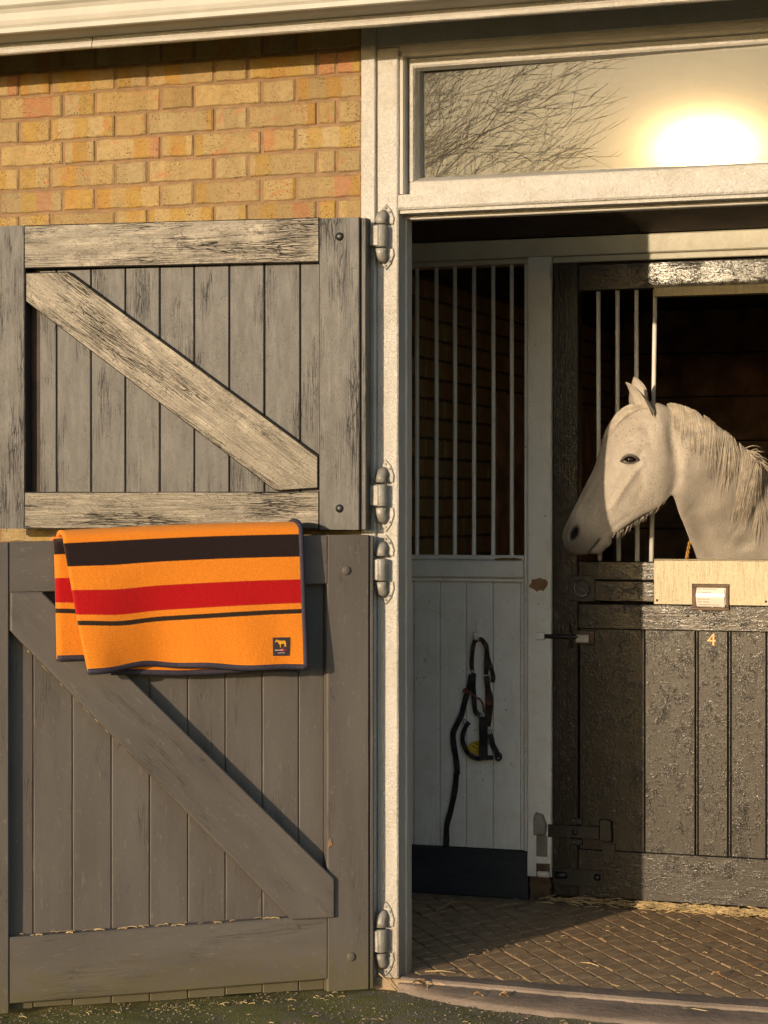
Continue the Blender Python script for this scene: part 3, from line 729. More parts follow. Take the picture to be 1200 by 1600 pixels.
# ---- transom window
tw = root('transom_window', (0.6, 0.05, 2.32), 'wide fixed transom window over the doorway reflecting low sun and bare branches', 'window')
SY = 0.045
extrude_x('bottom_rail', tw, M['white'], [(0.10, 2.326), (0.10, 2.385), (SY + .030, 2.379), (SY + .002, 2.366), (SY, 2.362), (SY, 2.326)][::-1], -0.0235, 1.253, 24, jit=.0004)
extrude_x('top_rail', tw, M['white'], [(0.10, 2.704), (0.10, 2.7335), (SY, 2.7335), (SY, 2.712), (SY + .004, 2.706), (SY + .03, 2.7)][::-1], -0.0235, 1.253, 24, jit=.0004)
extrude_z('side_rail', tw, M['white'], [(-0.0235, 0.10), (-0.0235, SY + .001), (-0.022, SY - .001), (-0.010, SY - .001), (-0.006, SY + .006), (0.002, SY + .028), (0.006, 0.10)], 2.3665, 2.7115, 12, .0004)
extrude_z('side_rail', tw, M['white'], [(1.253, SY), (1.253, 0.10), (1.205, 0.10), (1.21, SY + .024), (1.22, SY)], 2.3665, 2.7115, 1)
PT = math.tan(R(2.05))
gy0 = SY + 0.050
V = [(-0.005, gy0, 2.37), (1.215, gy0 - 1.205 * PT + .000, 2.37), (1.215, gy0 - 1.205 * PT, 2.712), (-0.005, gy0, 2.712)]
V = [(x, y, z) for x, y, z in V] + [(x, y + .004, z) for x, y, z in V]
mesh_obj('pane', V[:4], [(0, 1, 2, 3)], M['glass'], tw)

# ================================================================== HINGES
def hinge(zc, kz0, kz1, p0, p1, q0, q1):
    h = bpy.data.objects.new('hinge', None); COL.objects.link(h); h.parent = fr
    X = -0.087; Yk = -0.026
    def shield(zt, zb, up):
        mid = X + 0.010; w = 0.0255
        pts = [(mid - w, zb), (mid + w * .9, zb), (mid + w, zb + (zt - zb) * .3), (mid + w * .62, zb + (zt - zb) * .72), (mid, zt), (mid - w * .62, zb + (zt - zb) * .72), (mid - w, zb + (zt - zb) * .3)]
        prism('plate', h, M['iron'], pts, 0.002, -0.006, 0.0022)
        # cup that carries the pin
        zc0 = zb + (zt - zb) * 0.0; zc1 = zb + (zt - zb) * 0.42; zc2 = zb + (zt - zb) * .62
        tube('pin_cup', h, M['iron'], [(X, Yk + .002, zc0), (X, Yk + .003, (zc0 + zc1) / 2), (X + .002, Yk + .010, zc1), (X + .006, -0.006, zc2)], [0.0185, 0.0165, 0.0175, 0.009], 10)
        for sx in (-0.011, 0.012):
            zz = zb + (zt - zb) * 0.60
            V, F = ellipsoid((mid + sx, -0.0068, zz), (0.0042, 0.0026, 0.0042), 8, 5); mesh_obj('screw', V, F, M['iron'], h, smooth=True)
        V, F = ellipsoid((mid, -0.0068, zb + (zt - zb) * 0.8), (0.0042, 0.0026, 0.0042), 8, 5); mesh_obj('screw', V, F, M['iron'], h, smooth=True)
    shield(p1, p0, True); shield(q0, q1, False)
    tube('knuckle', h, M['iron'], [(X, Yk, kz0), (X, Yk, kz0 + .002), (X, Yk, kz1 - .002), (X, Yk, kz1)], [0.019, 0.0205, 0.0205, 0.019], 14)
    return h
def zat(py): return at(600, py, -0.02).z
HX, HY = -0.125, -0.09
for i, (a, b, c_, d, e, f) in enumerate([(318, 350, 352, 386, 388, 421), (718, 754, 757, 791, 793, 831), (835, 869, 873, 907, 909, 945), (1410, 1449, 1452, 1487, 1490, 1527)]):
    h = hinge(0, zat(d), zat(c_), zat(b), zat(a), zat(f), zat(e))
    V, F, UV = bar_geo(0, (HX - .012, -0.050, zat(d) + .002), (-0.087, -0.038, zat(c_) - .002), .002); mesh_obj('strap', V, F, M['iron'], h, UV)

# ================================================================== HALF DOORS
def half_door(name, label, ang, upper):
    r = root(name, (HX, HY, 0), label, 'stable door', 'open half doors', R(180) + R(ang))
    return r
# upper leaf: local x runs from the hinge to the free edge, +y faces the yard
ud = half_door('upper_door', 'weathered black upper half door, cracked gloss paint shining in the sun, above the blanket', 4.0, True)
MB, MP = M['black_gloss'], M['black_plank']
bar('stile', ud, M['black_stile'], 2, (0.004, -0.050, 1.329), (0.1300, 0.0, 2.2500), .003, jit=.0006)
bar('edge_bead', ud, M['black_stile'], 2, (-0.0165, -0.050, 1.330), (0.0015, -0.004, 2.2470), .004, jit=.0005)
bar('stile', ud, M['black_stile'], 2, (1.0790, -0.050, 1.329), (1.2000, 0.0, 2.2620), .003, jit=.0006)
V, F, UV = bar_geo(0, (0.1315, -0.050, 2.1215), (1.0775, 0.001, 2.2540), .003, 8, .0006)
V = [(x, y, z + (x - 0.13) / 0.95 * 0.008) for x, y, z in V]; mesh_obj('top_rail', V, F, MB, ud, UV)
bar('bottom_rail', ud, MB, 0, (0.1315, -0.050, 1.3290), (1.0775, 0.001, 1.4420), .003, jit=.0006)
prism('brace', ud, MB, [(1.0765, 2.116), (0.9373, 2.116), (0.1330, 1.546), (0.1330, 1.4515), (0.2662, 1.4435), (1.0765, 2.028)], -0.030, -0.001, .003, math.atan2(0.57, 0.80))
ed = [0.128, 0.198, 0.3105, 0.4219, 0.5344, 0.6458, 0.7583, 0.8717, 0.9862, 1.0450]
for a, b in zip(ed[:-1], ed[1:]):
    bar('plank', ud, MP, 2, (a + .0010, -0.050, 1.440), (b - .0010, -0.030 + random.uniform(-.0008, .0008), 2.1225), .0028, jit=.0003)
bar('back_board', ud, M['dark_wood'], 2, (0.05, -0.068, 1.35), (1.15, -0.0515, 2.24), .002)
for zz in (2.1945, 1.3915):
    p = (0.0655, 0.0, zz + 0.0)
    V, F = ellipsoid((p[0], 0.001, p[2]), (0.0125, 0.006, 0.0125), 12, 8); mesh_obj('bolt_head', V, F, M['black_iron'], ud, smooth=True)
# lower leaf
ld = half_door('lower_door', 'faded grey black lower half door swung outward, with a blanket over its top', 37.6, False)
MG = M['grey_door']
bar('stile', ld, MG, 2, (-0.026, -0.052, -0.026), (0.1035, 0.0, 1.3140), .004, jit=.0006)
bar('edge_bead', ld, MG, 2, (-0.0425, -0.052, -0.026), (-0.0285, -0.006, 1.3120), .004, jit=.0004)
bar('stile', ld, MG, 2, (1.0330, -0.052, -0.026), (1.1600, 0.0, 1.2965), .004, jit=.0006)
V, F, UV = bar_geo(0, (0.105, -0.052, 1.1700), (1.0315, 0.001, 1.3130), .003, 8, .0006)
V = [(x, y, z - (x - .1) / .93 * 0.015) for x, y, z in V]; mesh_obj('top_rail', V, F, MG, ld, UV)
V, F, UV = bar_geo(0, (0.105, -0.052, 0.0105), (1.0315, 0.001, 0.1975), .004, 8, .0006)
V = [(x, y, z - (x - .1) / .93 * 0.0115) for x, y, z in V]; mesh_obj('bottom_rail', V, F, MG, ld, UV)
prism('brace', ld, MG, [(1.0310, 1.1565), (0.9418, 1.1565), (0.0842, 0.3069), (0.0842, 0.1923), (0.2125, 0.1923), (1.0310, 1.0494)], -0.030, 0.0145, .004, math.atan2(0.85, 0.857))
ed = [0.1020, 0.1796, 0.2896, 0.4005, 0.5120, 0.6244, 0.7355, 0.8474, 0.9598, 1.0340]
for a, b in zip(ed[:-1], ed[1:]):
    bar('plank', ld, MG, 2, (a + .0009, -0.052, -0.024 + random.uniform(-.003, .003)), (b - .0009, -0.036 + random.uniform(-.001, .001), 1.172), .0028, jit=.0003)
V, F = ellipsoid((0.045, 0.001, 1.2095), (0.014, 0.006, 0.014), 12, 8); mesh_obj('bolt_head', V, F, MG, ld, smooth=True, props={})
V, F = ellipsoid((0.030, 0.001, 0.072), (0.014, 0.005, 0.014), 12, 8); mesh_obj('bolt_head', V, F, MG, ld, smooth=True)
prism('bare_chip', ld, M['bare_wood'], [(0.229, 0.246), (0.243, 0.250), (0.238, 0.229), (0.224, 0.222)], -0.037, -0.030, .002)
prism('bare_chip', ld, M['bare_wood'], [(0.0925, 0.424), (0.099, 0.418), (0.100, 0.398), (0.0865, 0.404)], -0.01, 0.003, .001)

db_ = []
for k in range(34):
    x = random.uniform(.11, 1.0); z = .1985 - (x - .1) / .93 * .0115 + .001
    L_ = random.uniform(.004, .016); a = random.uniform(-.5, .5); y = random.uniform(-.030, .002)
    db_.append(tube_geo([(x - L_, y - a * L_, z), (x, y, z + .002), (x + L_, y + a * L_, z)], random.uniform(.0007, .0022), 4))
for k in range(30):
    t = random.random(); x = .2125 + (1.031 - .2125) * t; z = .205 + (1.049 - .205) * t; L_ = random.uniform(.002, .006)
    db_.append(tube_geo([(x - L_, -.033, z - L_ - .004), (x, -.031, z - .004), (x + L_ * .5, -.033, z + L_ - .004)], random.uniform(.0005, .0012), 4))
g = merge(db_); mesh_obj('ledge_debris', g[0], g[1], M['straw'], ld, props={'kind': 'stuff'})

# ================================================================== BLANKET
bl_off = Vector((HX, HY, 0)); ca_, sa_ = math.cos(R(180 + 37.6)), math.sin(R(180 + 37.6))
bk = root('blanket', (HX + ca_ * .5, HY + sa_ * .5, 1.31), 'orange fleece horse blanket with black and red stripes hung over the lower door', 'blanket', None, R(180 + 37.6))
def sheet(name, parent, mat, fn, S, T, thick):
    """fn(s,t)->(Vector, u, v); closed slab"""
    P = [[fn(i / S, j / T) for i in range(S + 1)] for j in range(T + 1)]
    V = []; UVp = []
    for sgn in (0, 1):
        for j in range(T + 1):
            for i in range(S + 1):
                p = P[j][i][0]
                du = P[j][min(i + 1, S)][0] - P[j][max(i - 1, 0)][0]; dv = P[min(j + 1, T)][i][0] - P[max(j - 1, 0)][i][0]
                n_ = du.cross(dv); n_ = n_.normalized() if n_.length > 1e-9 else Vector((0, 1, 0))
                V.append(tuple(p - n_ * (thick * sgn))); UVp.append((P[j][i][1], P[j][i][2]))
    N = (S + 1) * (T + 1); F = []
    def id_(i, j, s_): return s_ * N + j * (S + 1) + i
    for j in range(T):
        for i in range(S):
            F.append((id_(i, j, 0), id_(i + 1, j, 0), id_(i + 1, j + 1, 0), id_(i, j + 1, 0)))
            F.append((id_(i, j, 1), id_(i, j + 1, 1), id_(i + 1, j + 1, 1), id_(i + 1, j, 1)))
    for i in range(S):
        F.append((id_(i + 1, 0, 0), id_(i, 0, 0), id_(i, 0, 1), id_(i + 1, 0, 1)))
        F.append((id_(i, T, 0), id_(i + 1, T, 0), id_(i + 1, T, 1), id_(i, T, 1)))
    for j in range(T):
        F.append((id_(0, j, 0), id_(0, j + 1, 0), id_(0, j + 1, 1), id_(0, j, 1)))
        F.append((id_(S, j + 1, 0), id_(S, j, 0), id_(S, j, 1), id_(S, j + 1, 1)))
    UV = [UVp[i] for f in F for i in f]
    return mesh_obj(name, V, F, mat, parent, UV, smooth=True, raw=True), P
def smooth01(x): x = min(1, max(0, x)); return x * x * (3 - 2 * x)
BX = 0.5  # blanket root sits 0.5 m along the door
def front_fn(top_r, top_l, bot_r, bot_l, ztop, zbot_fn, yout, vshift, wave):
    def fn(s, t):
        # s: 0 = right end, 1 = left end (local +x).  t: 0 back hem ... 1 front hem
        ub = bot_r + (bot_l - bot_r) * s; ut = top_r + (top_l - top_r) * s
        zb = zbot_fn(s); dome = 0.026
        # path length pieces: back drop 0.25, over the top 0.14, front
        zt = ztop(s)
        if t < 0.22:
            q = t / 0.22; y = -0.052 - yout * .5 - 0.006; z = zt - 0.30 + (0.30 - dome) * q; f = 0; v = -0.12 - 0.28 * (1 - q)
        elif t < 0.42:
            q = (t - .22) / .20; a = math.pi * (1 - q); half = (0.052 + yout * 1.5 + .006) / 2
            y = (-0.052 - yout * .5 - .006) + half + half * math.cos(a); z = zt - dome + dome * math.sin(a); f = 0
            v = -0.12 + q * 0.12 + 0.026 * smooth01(q)
        else:
            q = (t - .42) / .58; z = (zt - dome) + (zb - (zt - dome)) * q; f = q; y = yout
            v = 0.026 + q * (zt - dome - zb)
        x = ut + (ub - ut) * f
        y += f * wave(s, f)
        y += (0.0035 * math.sin(s * 17 + 2.2 * f) * f + 0.0025 * math.sin(s * 9.0 - 3 * f + 1.0)) * min(1, f * 3)
        z += 0.004 * math.sin(s * 3.1 + .4) * (1 - f)
        return Vector((x - BX, y, z - 1.31)), s * 0.7, v + vshift + .0035 * math.sin(s * 5 + f * 2) * f - .010 * f * math.exp(-((s - .82) / .12) ** 2)
    return fn
def zb_main(s): return 0.931 + 0.020 * math.exp(-((s - 0.74) / 0.13) ** 2) + 0.010 * math.exp(-((s - 0.45) / 0.15) ** 2) + 0.002 * math.sin(s * 14) 
def wave_main(s, f): return 0.016 + 0.012 * math.sin(s * 7.0 + 0.6) * f + 0.034 * math.exp(-((s - 0.93) / 0.10) ** 2) * f - 0.016 * math.exp(-((s - 0.70) / 0.12) ** 2) * f + 0.004 * math.sin(s * 23 + f * 3) * f
fA = front_fn(0.195, 0.888, 0.186, 0.829, lambda s: 1.352 - 0.020 * s, zb_main, 0.050, 0.0, wave_main)
oA, PA = sheet('cover', bk, M['fleece'], fA, 70, 56, 0.013)
fB = front_fn(0.30, 0.909, 0.30, 0.903, lambda s: 1.325 - 0.012 * s, lambda s: 0.968 - 0.0 * s, 0.020, 0.052, lambda s, f: 0.006 + 0.006 * math.sin(s * 9))
oB, PB = sheet('under_fold', bk, M['fleece'], fB, 36, 40, 0.010)
fC = front_fn(0.21, 0.76, 0.205, 0.75, lambda s: 1.322, lambda s: 0.922 + .004 * math.sin(s * 8), 0.028, 0.0, lambda s, f: 0.004 + .006 * math.sin(s * 6 + 1))
oC, PC = sheet('under_fold', bk, M['fleece'], fC, 30, 40, 0.010)
def binding(P, which):
    T = len(P) - 1; S = len(P[0]) - 1
    if which == 'hem': pts = [P[T][i][0] for i in range(S + 1)]
    elif which == 'right': pts = [P[j][0][0] for j in range(10, T + 1)]
    else: pts = [P[j][S][0] for j in range(10, T + 1)]
    return pts
def bind_tube(pts, off, r=0.0095, flat=1.0):
    tube('binding', bk, M['navy'], [p + Vector(off) for p in pts], r, 8)
XF[bk.name] = None
bind_tube(binding(PA, 'hem'), (0, -0.006, 0.003)); bind_tube(binding(PA, 'right'), (0.002, -0.006, 0))
bind_tube(binding(PB, 'hem'), (0, -0.005, 0.003)); bind_tube(binding(PC, 'hem'), (0, -0.005, 0.003))
# woven patch near the lower right corner
def on_cover(s, t, lift):
    i = s * 70; j = t * 56; a = PA[int(j)][int(i)][0]; b = PA[min(56, int(j) + 1)][min(70, int(i) + 1)][0]
    return a + Vector((0, lift, 0))
def find_st(px, py):
    best = None
    th_ = R(180 + 37.6)
    for j in range(24, 57):
        for i in range(71):
            p = PA[j][i][0]; q = Vector((p.x * math.cos(th_) - p.y * math.sin(th_), p.x * math.sin(th_) + p.y * math.cos(th_), p.z)) + Vector(bk.location)
            v = q - CAM; xc = v.x * _c + v.y * _s; zc = -v.x * _s + v.y * _c
            d = math.hypot(600 + FPX * xc / zc - px, 790 - FPX * v.z / zc - py)
            if best is None or d < best[0]: best = (d, p)
    return best[1]
pc = find_st(437, 1010)
pw, ph = 0.0245, 0.0265
patch = prism('label_patch', bk, M['patch_navy'], [(pc.x - pw, pc.z - ph), (pc.x + pw, pc.z - ph), (pc.x + pw, pc.z + ph), (pc.x - pw, pc.z + ph)], pc.y + 0.0005, pc.y + 0.0045, .0008)
yf = pc.y + 0.0045
def lp(u, v): return (pc.x + pw - u * 2 * pw, pc.z + ph - v * 2 * ph)   # u right, v down 0..1 as seen
def lpoly(pts, y1, name, mat, parent):
    V = [(lp(*p)[0], yf + y1, lp(*p)[1]) for p in pts] + [(lp(*p)[0], yf - .0003, lp(*p)[1]) for p in pts]
    n_ = len(pts); F = [tuple(range(n_)), tuple(range(2 * n_ - 1, n_ - 1, -1))] + [(i, i + n_, (i + 1) % n_ + n_, (i + 1) % n_) for i in range(n_)]
    bm = bmesh.new(); vv = [bm.verts.new(v) for v in V]
    for f in F: bm.faces.new([vv[i] for i in f])
    bmesh.ops.recalc_face_normals(bm, faces=bm.faces); bmesh.ops.triangulate(bm, faces=bm.faces)
    me = bpy.data.meshes.new(name); bm.to_mesh(me); bm.free(); me.materials.append(mat); return link(name, me, parent)
hz = [(0.12, 0.24), (0.16, 0.17), (0.20, 0.13), (0.24, 0.11), (0.28, 0.13), (0.36, 0.16), (0.50, 0.18), (0.62, 0.17), (0.70, 0.17), (0.76, 0.22), (0.79, 0.33), (0.795, 0.50), (0.775, 0.53), (0.755, 0.48), (0.75, 0.40),
      (0.725, 0.45), (0.71, 0.52), (0.685, 0.52), (0.69, 0.42), (0.675, 0.345), (0.60, 0.335), (0.53, 0.345), (0.475, 0.36), (0.47, 0.46), (0.475, 0.535), (0.44, 0.545), (0.425, 0.44), (0.395, 0.37), (0.33, 0.30), (0.27, 0.235), (0.20, 0.235), (0.15, 0.265)]
lpoly(hz, .0006, 'horse_emblem', M['thread_gold'], patch)
lpoly([(0.40, 0.68), (0.55, 0.575), (0.70, 0.68), (0.55, 0.80)], .0004, 'red_motif', M['thread_red'], patch)
for k in range(10):
    u = 0.12 + k * 0.076
    lpoly([(u, 0.66), (u + 0.05, 0.66), (u + 0.05, 0.715), (u, 0.715)], .0009, 'stitched_letter', M['thread_pale'] if k < 7 else M['thread_red'], patch)
lpoly([(0.30, 0.83), (0.72, 0.82), (0.72, 0.845), (0.30, 0.855)], .0006, 'stitched_line', M['thread_pale'], patch)

# ================================================================== STALL FRONT PARTITION (bars, planks, post)
YI = 1.413
sp = root('stall_partition', (-0.3, YI + .03, 0), 'white boarded stall partition with a row of upright iron bars, beside the stall door', 'partition')
PY = YI + 0.026  # plank front
WI = M['white_in']
bar('header_rail', sp, M['cream_in'], 0, (-1.29, YI - 0.004, 2.282), (2.29, YI + 0.10, 2.349), .004, jit=.0005)
bar('header_lip', sp, M['cream_in'], 0, (-1.29, YI + 0.008, 2.262), (-0.056, YI + 0.10, 2.2805), .003)
bar('header_lip', sp, M['cream_in'], 0, (0.0365, YI + 0.006, 2.2585), (2.29, YI + 0.10, 2.2805), .003)
bar('post', sp, WI, 2, (-0.0545, YI - 0.012, 0.085), (0.0345, YI + 0.09, 2.281), .004, jit=.0007)
bar('post_bead', sp, WI, 2, (-0.0715, YI + 0.006, 0.17), (-0.0560, YI + 0.06, 2.260), .004)
V, F, UV = bar_geo(2, (-0.050, YI - 0.004, -0.01), (0.030, YI + 0.085, 0.0845), .006, 6, .004); mesh_obj('rotten_foot', V, F, M['rot_wood'], sp, UV)
bar('sill_rail', sp, WI, 0, (-1.29, YI - 0.004, 1.142), (-0.0735, YI + 0.07, 1.204), .005, jit=.0006)
bar('sill_cap', sp, WI, 0, (-1.29, YI + 0.010, 1.2055), (-0.0735, YI + 0.07, 1.222), .005, jit=.0006)
bar('sill_moulding', sp, WI, 0, (-1.29, YI + 0.010, 1.126), (-0.0735, YI + 0.07, 1.1405), .004)
pe = [-0.0730, -0.0914]
x = -0.0914
edges = [-0.0735, -0.0914, -0.1942, -0.2954, -0.3951]
while edges[-1] > -1.25: edges.append(edges[-1] - 0.1005)
for a, b in zip(edges[:-1], edges[1:]):
    bar('plank', sp, WI, 2, (b + .0011, PY, 0.170), (a - .0011, PY + 0.03, 1.125), .0032, seg=1)
bar('plinth', sp, M['plinth'], 0, (-1.29, YI + 0.008, -0.004), (-0.0565, YI + 0.07, 0.1665), .004, jit=.0008)
bxs = [-0.4832, -0.4097, -0.3391, -0.2664, -0.1942, -0.1248]
bxs = [bxs[0] - 0.0722 * k for k in range(10, 0, -1)] + bxs
for xb in bxs:
    tube('bar', sp, WI, [(xb, YI + 0.032, 1.215), (xb, YI + .032, 1.23), (xb + random.uniform(-.002, .002), YI + 0.032, 1.75), (xb, YI + 0.032, 2.268)], [0.0092, 0.0078, 0.0078, 0.0078], 10)
def blob(px, py, r, z_, seed, y, mat, parent, name='bare_patch', sx=1.0, sz=1.0):
    rr = random.Random(seed); c_ = at(px, py, y); n_ = 18
    pts = [(c_.x + math.cos(2 * math.pi * k / n_) * r * sx * rr.uniform(.72, 1.15), c_.z + math.sin(2 * math.pi * k / n_) * r * sz * rr.uniform(.72, 1.15)) for k in range(n_)]
    V = [(x, y - 0.0012, z) for x, z in pts] + [(x, y + .002, z) for x, z in pts]
    F = [tuple(range(n_))] + [(i, i + n_, (i + 1) % n_ + n_, (i + 1) % n_) for i in range(n_)]
    return mesh_obj(name, V, F, mat, parent)
blob(795, 874, 0.030, 0, 3, YI - .004 + .0135, M['bare_wood'], sp, sx=1.9, sz=.22)
blob(841, 913, 0.026, 0, 5, YI - .0125, M['bare_wood'], sp, sx=1.35, sz=.95)
# small white hinge block high on the post and hook for the halter
c0 = at(853, 427, YI - .012)
bar('block', sp, WI, 0, (c0.x - 0.008, YI - 0.02, c0.z - .024), (c0.x + 0.018, YI - 0.0125, c0.z + .024), .002)
hk = root('wall_hook', tuple(at(748, 1000, PY)), 'small white painted hook screwed to the plank above the halter', 'hook')
c0 = at(749, 982, PY)
prism('hook_plate', hk, WI, [(c0.x - .008, c0.z - .034), (c0.x + .008, c0.z - .034), (c0.x + .009, c0.z + .03), (c0.x, c0.z + .036), (c0.x - .009, c0.z + .03)], PY - .0002, PY - 0.004, .001)
hz0 = at(747, 994, PY)
tube('hook_arm', hk, WI, [(hz0.x, PY - .003, hz0.z + .012), (hz0.x, PY - .016, hz0.z), (hz0.x, PY - .030, hz0.z - .006), (hz0.x, PY - .036, hz0.z + .006), (hz0.x, PY - .038, hz0.z + .014)], [0.009, 0.009, 0.008, 0.008, 0.007], 10)

# ---- halter hanging on the hook
hl = root('halter', tuple(at(748, 1090, PY)), 'black webbing halter with lead strap hanging from the white hook', 'halter')
def hp(x, y): return (690 + x / 6.667, 970 + y / 6.667)
def spline(pts, n_=6):
    P = [Vector(p) for p in pts]; out = []
    P = [P[0] * 2 - P[1]] + P + [P[-1] * 2 - P[-2]]
    for i in range(1, len(P) - 2):
        for k in range(n_):
            t = k / n_; a, b, c_, d = P[i - 1:i + 3]
            out.append(0.5 * ((2 * b) + (c_ - a) * t + (2 * a - 5 * b + 4 * c_ - d) * t * t + (3 * b - a - 3 * c_ + d) * t ** 3))
    out.append(P[-2]); return out
def strap(name, pts, w, y, mat, parent=None, thick=0.0035, wl=None):
    """flat strap following photo points, in front of the planks"""
    pts = spline([(p[0], p[1], (p[2] if len(p) > 2 else 1.0)) for p in pts], 5)
    V = []; F = []; n_ = len(pts)
    W = [at(p[0], p[1], y) for p in pts]
    for i in range(n_):
        t = (W[min(i + 1, n_ - 1)] - W[max(i - 1, 0)]); t = Vector((t.x, 0, t.z)).normalized(); sd = Vector((t.z, 0, -t.x)) * (w * 0.62 * pts[i].z)
        tw_ = math.sin(i * 0.9) * 0.0015
        V += [tuple(W[i] - sd + Vector((0, -thick + tw_, 0))), tuple(W[i] + sd + Vector((0, -thick - tw_, 0))), tuple(W[i] + sd + Vector((0, -tw_, 0))), tuple(W[i] - sd + Vector((0, tw_, 0)))]
    for i in range(n_ - 1):
        for k in range(4): F.append((i * 4 + k, (i + 1) * 4 + k, (i + 1) * 4 + (k + 1) % 4, i * 4 + (k + 1) % 4))
    F.append((3, 2, 1, 0)); F.append(tuple((n_ - 1) * 4 + k for k in range(4)))
    bm = bmesh.new(); vv = [bm.verts.new(v) for v in V]
    for f in F: bm.faces.new([vv[i] for i in f])
    bmesh.ops.recalc_face_normals(bm, faces=bm.faces)
    of = offs(parent or hl)
    for v in bm.verts: v.co -= of
    me = bpy.data.meshes.new(name); bm.to_mesh(me); bm.free(); me.materials.append(mat); return link(name, me, parent or hl)
yh = PY - 0.012
LB, LW = M['brown_leather'], M['leather']
strap('crown_strap', [hp(372, 195), hp(345, 215), hp(325, 300), hp(315, 440), hp(318, 510)], .012, PY - .028, LB)
strap('crown_strap', [hp(395, 190), hp(430, 205), hp(470, 280), hp(468, 430), hp(465, 560)], .013, PY - .026, LB)
strap('strap_end', [hp(470, 300), hp(490, 400), hp(520, 500), hp(540, 580), hp(535, 640)], .012, PY - .020, LB)
strap('cheek_strap', [hp(335, 545), hp(333, 680), hp(345, 880), hp(360, 950), hp(400, 985)], .014, PY - .016, LW)
strap('cheek_strap', [hp(468, 575), hp(482, 690), hp(500, 830, ) + (1.5,), hp(492, 970) + (1.3,), hp(485, 1100)], .016, PY - .016, LB)
strap('lead_strap', [hp(312, 560), hp(290, 680), hp(250, 820), hp(205, 990), hp(150, 1100), hp(122, 1180), hp(130, 1300), hp(155, 1450), hp(165, 1600)] + [(640 + a / 3.636, 960 + b / 3.636) for a, b in ((268, 900), (258, 1000), (236, 1110), (213, 1200), (210, 1300), (198, 1400), (188, 1490))], .0165, PY - .012, LW)
strap('noseband', [hp(437, 1000), hp(438, 1200), hp(438, 1450)], .0245, PY - .030, LW, thick=.006)
strap('chin_strap', [hp(285, 1055), hp(250, 1110), hp(222, 1200), hp(232, 1290), hp(280, 1380), hp(370, 1435), hp(470, 1425), hp(540, 1425)], .013, PY - .018, LW)
strap('side_strap', [hp(505, 1180), hp(535, 1290), hp(570, 1360), hp(600, 1420)], .016, PY - .022, LW)
for (cx, cy, r_, nm) in ((322, 520, 0.0055, 'ring'), (400, 985, .007, 'ring'), (240, 1050, .006, 'ring'), (508, 1150, .0055, 'ring'), (592, 1415, .0105, 'buckle')):
    c0 = at(*hp(cx, cy), PY - .022)
    tube(nm, hl, M['steel'] if nm == 'ring' else M['black_iron'], [(c0.x + r_ * math.cos(a), c0.y, c0.z + r_ * 1.25 * math.sin(a)) for a in np.linspace(0, 2 * math.pi, 17)], 0.0019 if nm == 'ring' else .0042, 6)
tw_path = [at(*p, PY - .034) for p in (hp(235, 735), hp(300, 750), hp(350, 790), hp(405, 825), hp(435, 890), hp(440, 955))]
tube('twine', hl, M['twine'], spline(tw_path, 5), 0.0034, 7)
for (cx, cy, r_) in ((250, 730, .0085), (495, 850, .009)):
    c0 = at(*hp(cx, cy), PY - .032); pts = []
    for k in range(40):
        a = k * 0.8; pts.append((c0.x + r_ * math.cos(a) * math.cos(k * .21), c0.y - .004 * math.sin(k * .5), c0.z + r_ * math.sin(a)))
    tube('twine_knot', hl, M['twine'], pts, 0.0024, 5)
c0 = at(*hp(330, 1330), PY - .014)
tp = [hp(250, 1320), hp(325, 1258), hp(400, 1245), hp(410, 1370), hp(372, 1405)]
tg = prism('name_tag', hl, M['yellow_tag'], [(at(*p, PY - .014).x, at(*p, PY - .014).z) for p in tp], PY - .013, PY - .0155, .0005)
prism('name_tag', hl, M['yellow_tag'], [(at(*p, PY - .019).x, at(*p, PY - .019).z) for p in (hp(468, 1215), hp(490, 1190), hp(502, 1215), hp(478, 1250))], PY - .018, PY - .020, .0004)
scr = []
for (x0, y0, n_, w_) in ((342, 1272, 5, 8.5), (318, 1298, 9, 8.2)):
    for k in range(n_):
        bx = x0 + k * w_ * .92; by = y0 + k * w_ * 0.62 * .75
        pl = [hp(bx, by + 10), hp(bx + 2, by), hp(bx + 5, by + 7), hp(bx + 6, by + 12)] if k % 2 else [hp(bx, by), hp(bx + 5, by + 3), hp(bx + 1, by + 8), hp(bx + 5, by + 12)]
        scr.append(tube_geo([at(*p, PY - .0158) for p in pl], 0.0008, 4))
g = merge(scr); mesh_obj('handwriting', g[0], g[1], M['ink'], tg)

# ================================================================== STALL DOOR
sd = root('stall_door', (0.64, YI, 0), 'glossy black blistered stall door with bars, latches and a gold painted number four', 'stall door')
SB_, SR = M['stall_black'], M['stall_rail']
DX0, DX1 = 0.0365, 1.24
Yd = YI
bar('stile', sd, SR, 2, (DX0, Yd, 0.022), (0.1305, Yd + .05, 2.2555), .004, jit=.0006)
bar('stile', sd, SR, 2, (1.135, Yd, 0.022), (DX1, Yd + .05, 2.2555), .004, jit=.0006)
bar('top_rail', sd, SR, 0, (0.132, Yd, 2.156), (1.1335, Yd + .05, 2.2500), .004, jit=.0006)
bar('middle_rail', sd, SR, 0, (0.132, Yd + .003, 1.064), (0.4005, Yd + .05, 1.1360), .003, jit=.0004)
bar('capping_rail', sd, SR, 0, (0.132, Yd + .001, 1.1375), (1.1335, Yd + .05, 1.2050), .004, jit=.0005)
bar('lock_rail', sd, SR, 0, (0.132, Yd, 0.966), (1.1335, Yd + .05, 1.0550), .003, jit=.0006)
bar('middle_rail', sd, SR, 0, (0.402, Yd + .003, 1.0565), (1.1335, Yd + .05, 1.1360), .003)
bar('bottom_rail', sd, SB_, 0, (0.132, Yd, 0.020), (1.1335, Yd + .05, 0.1880), .003, jit=.0006)
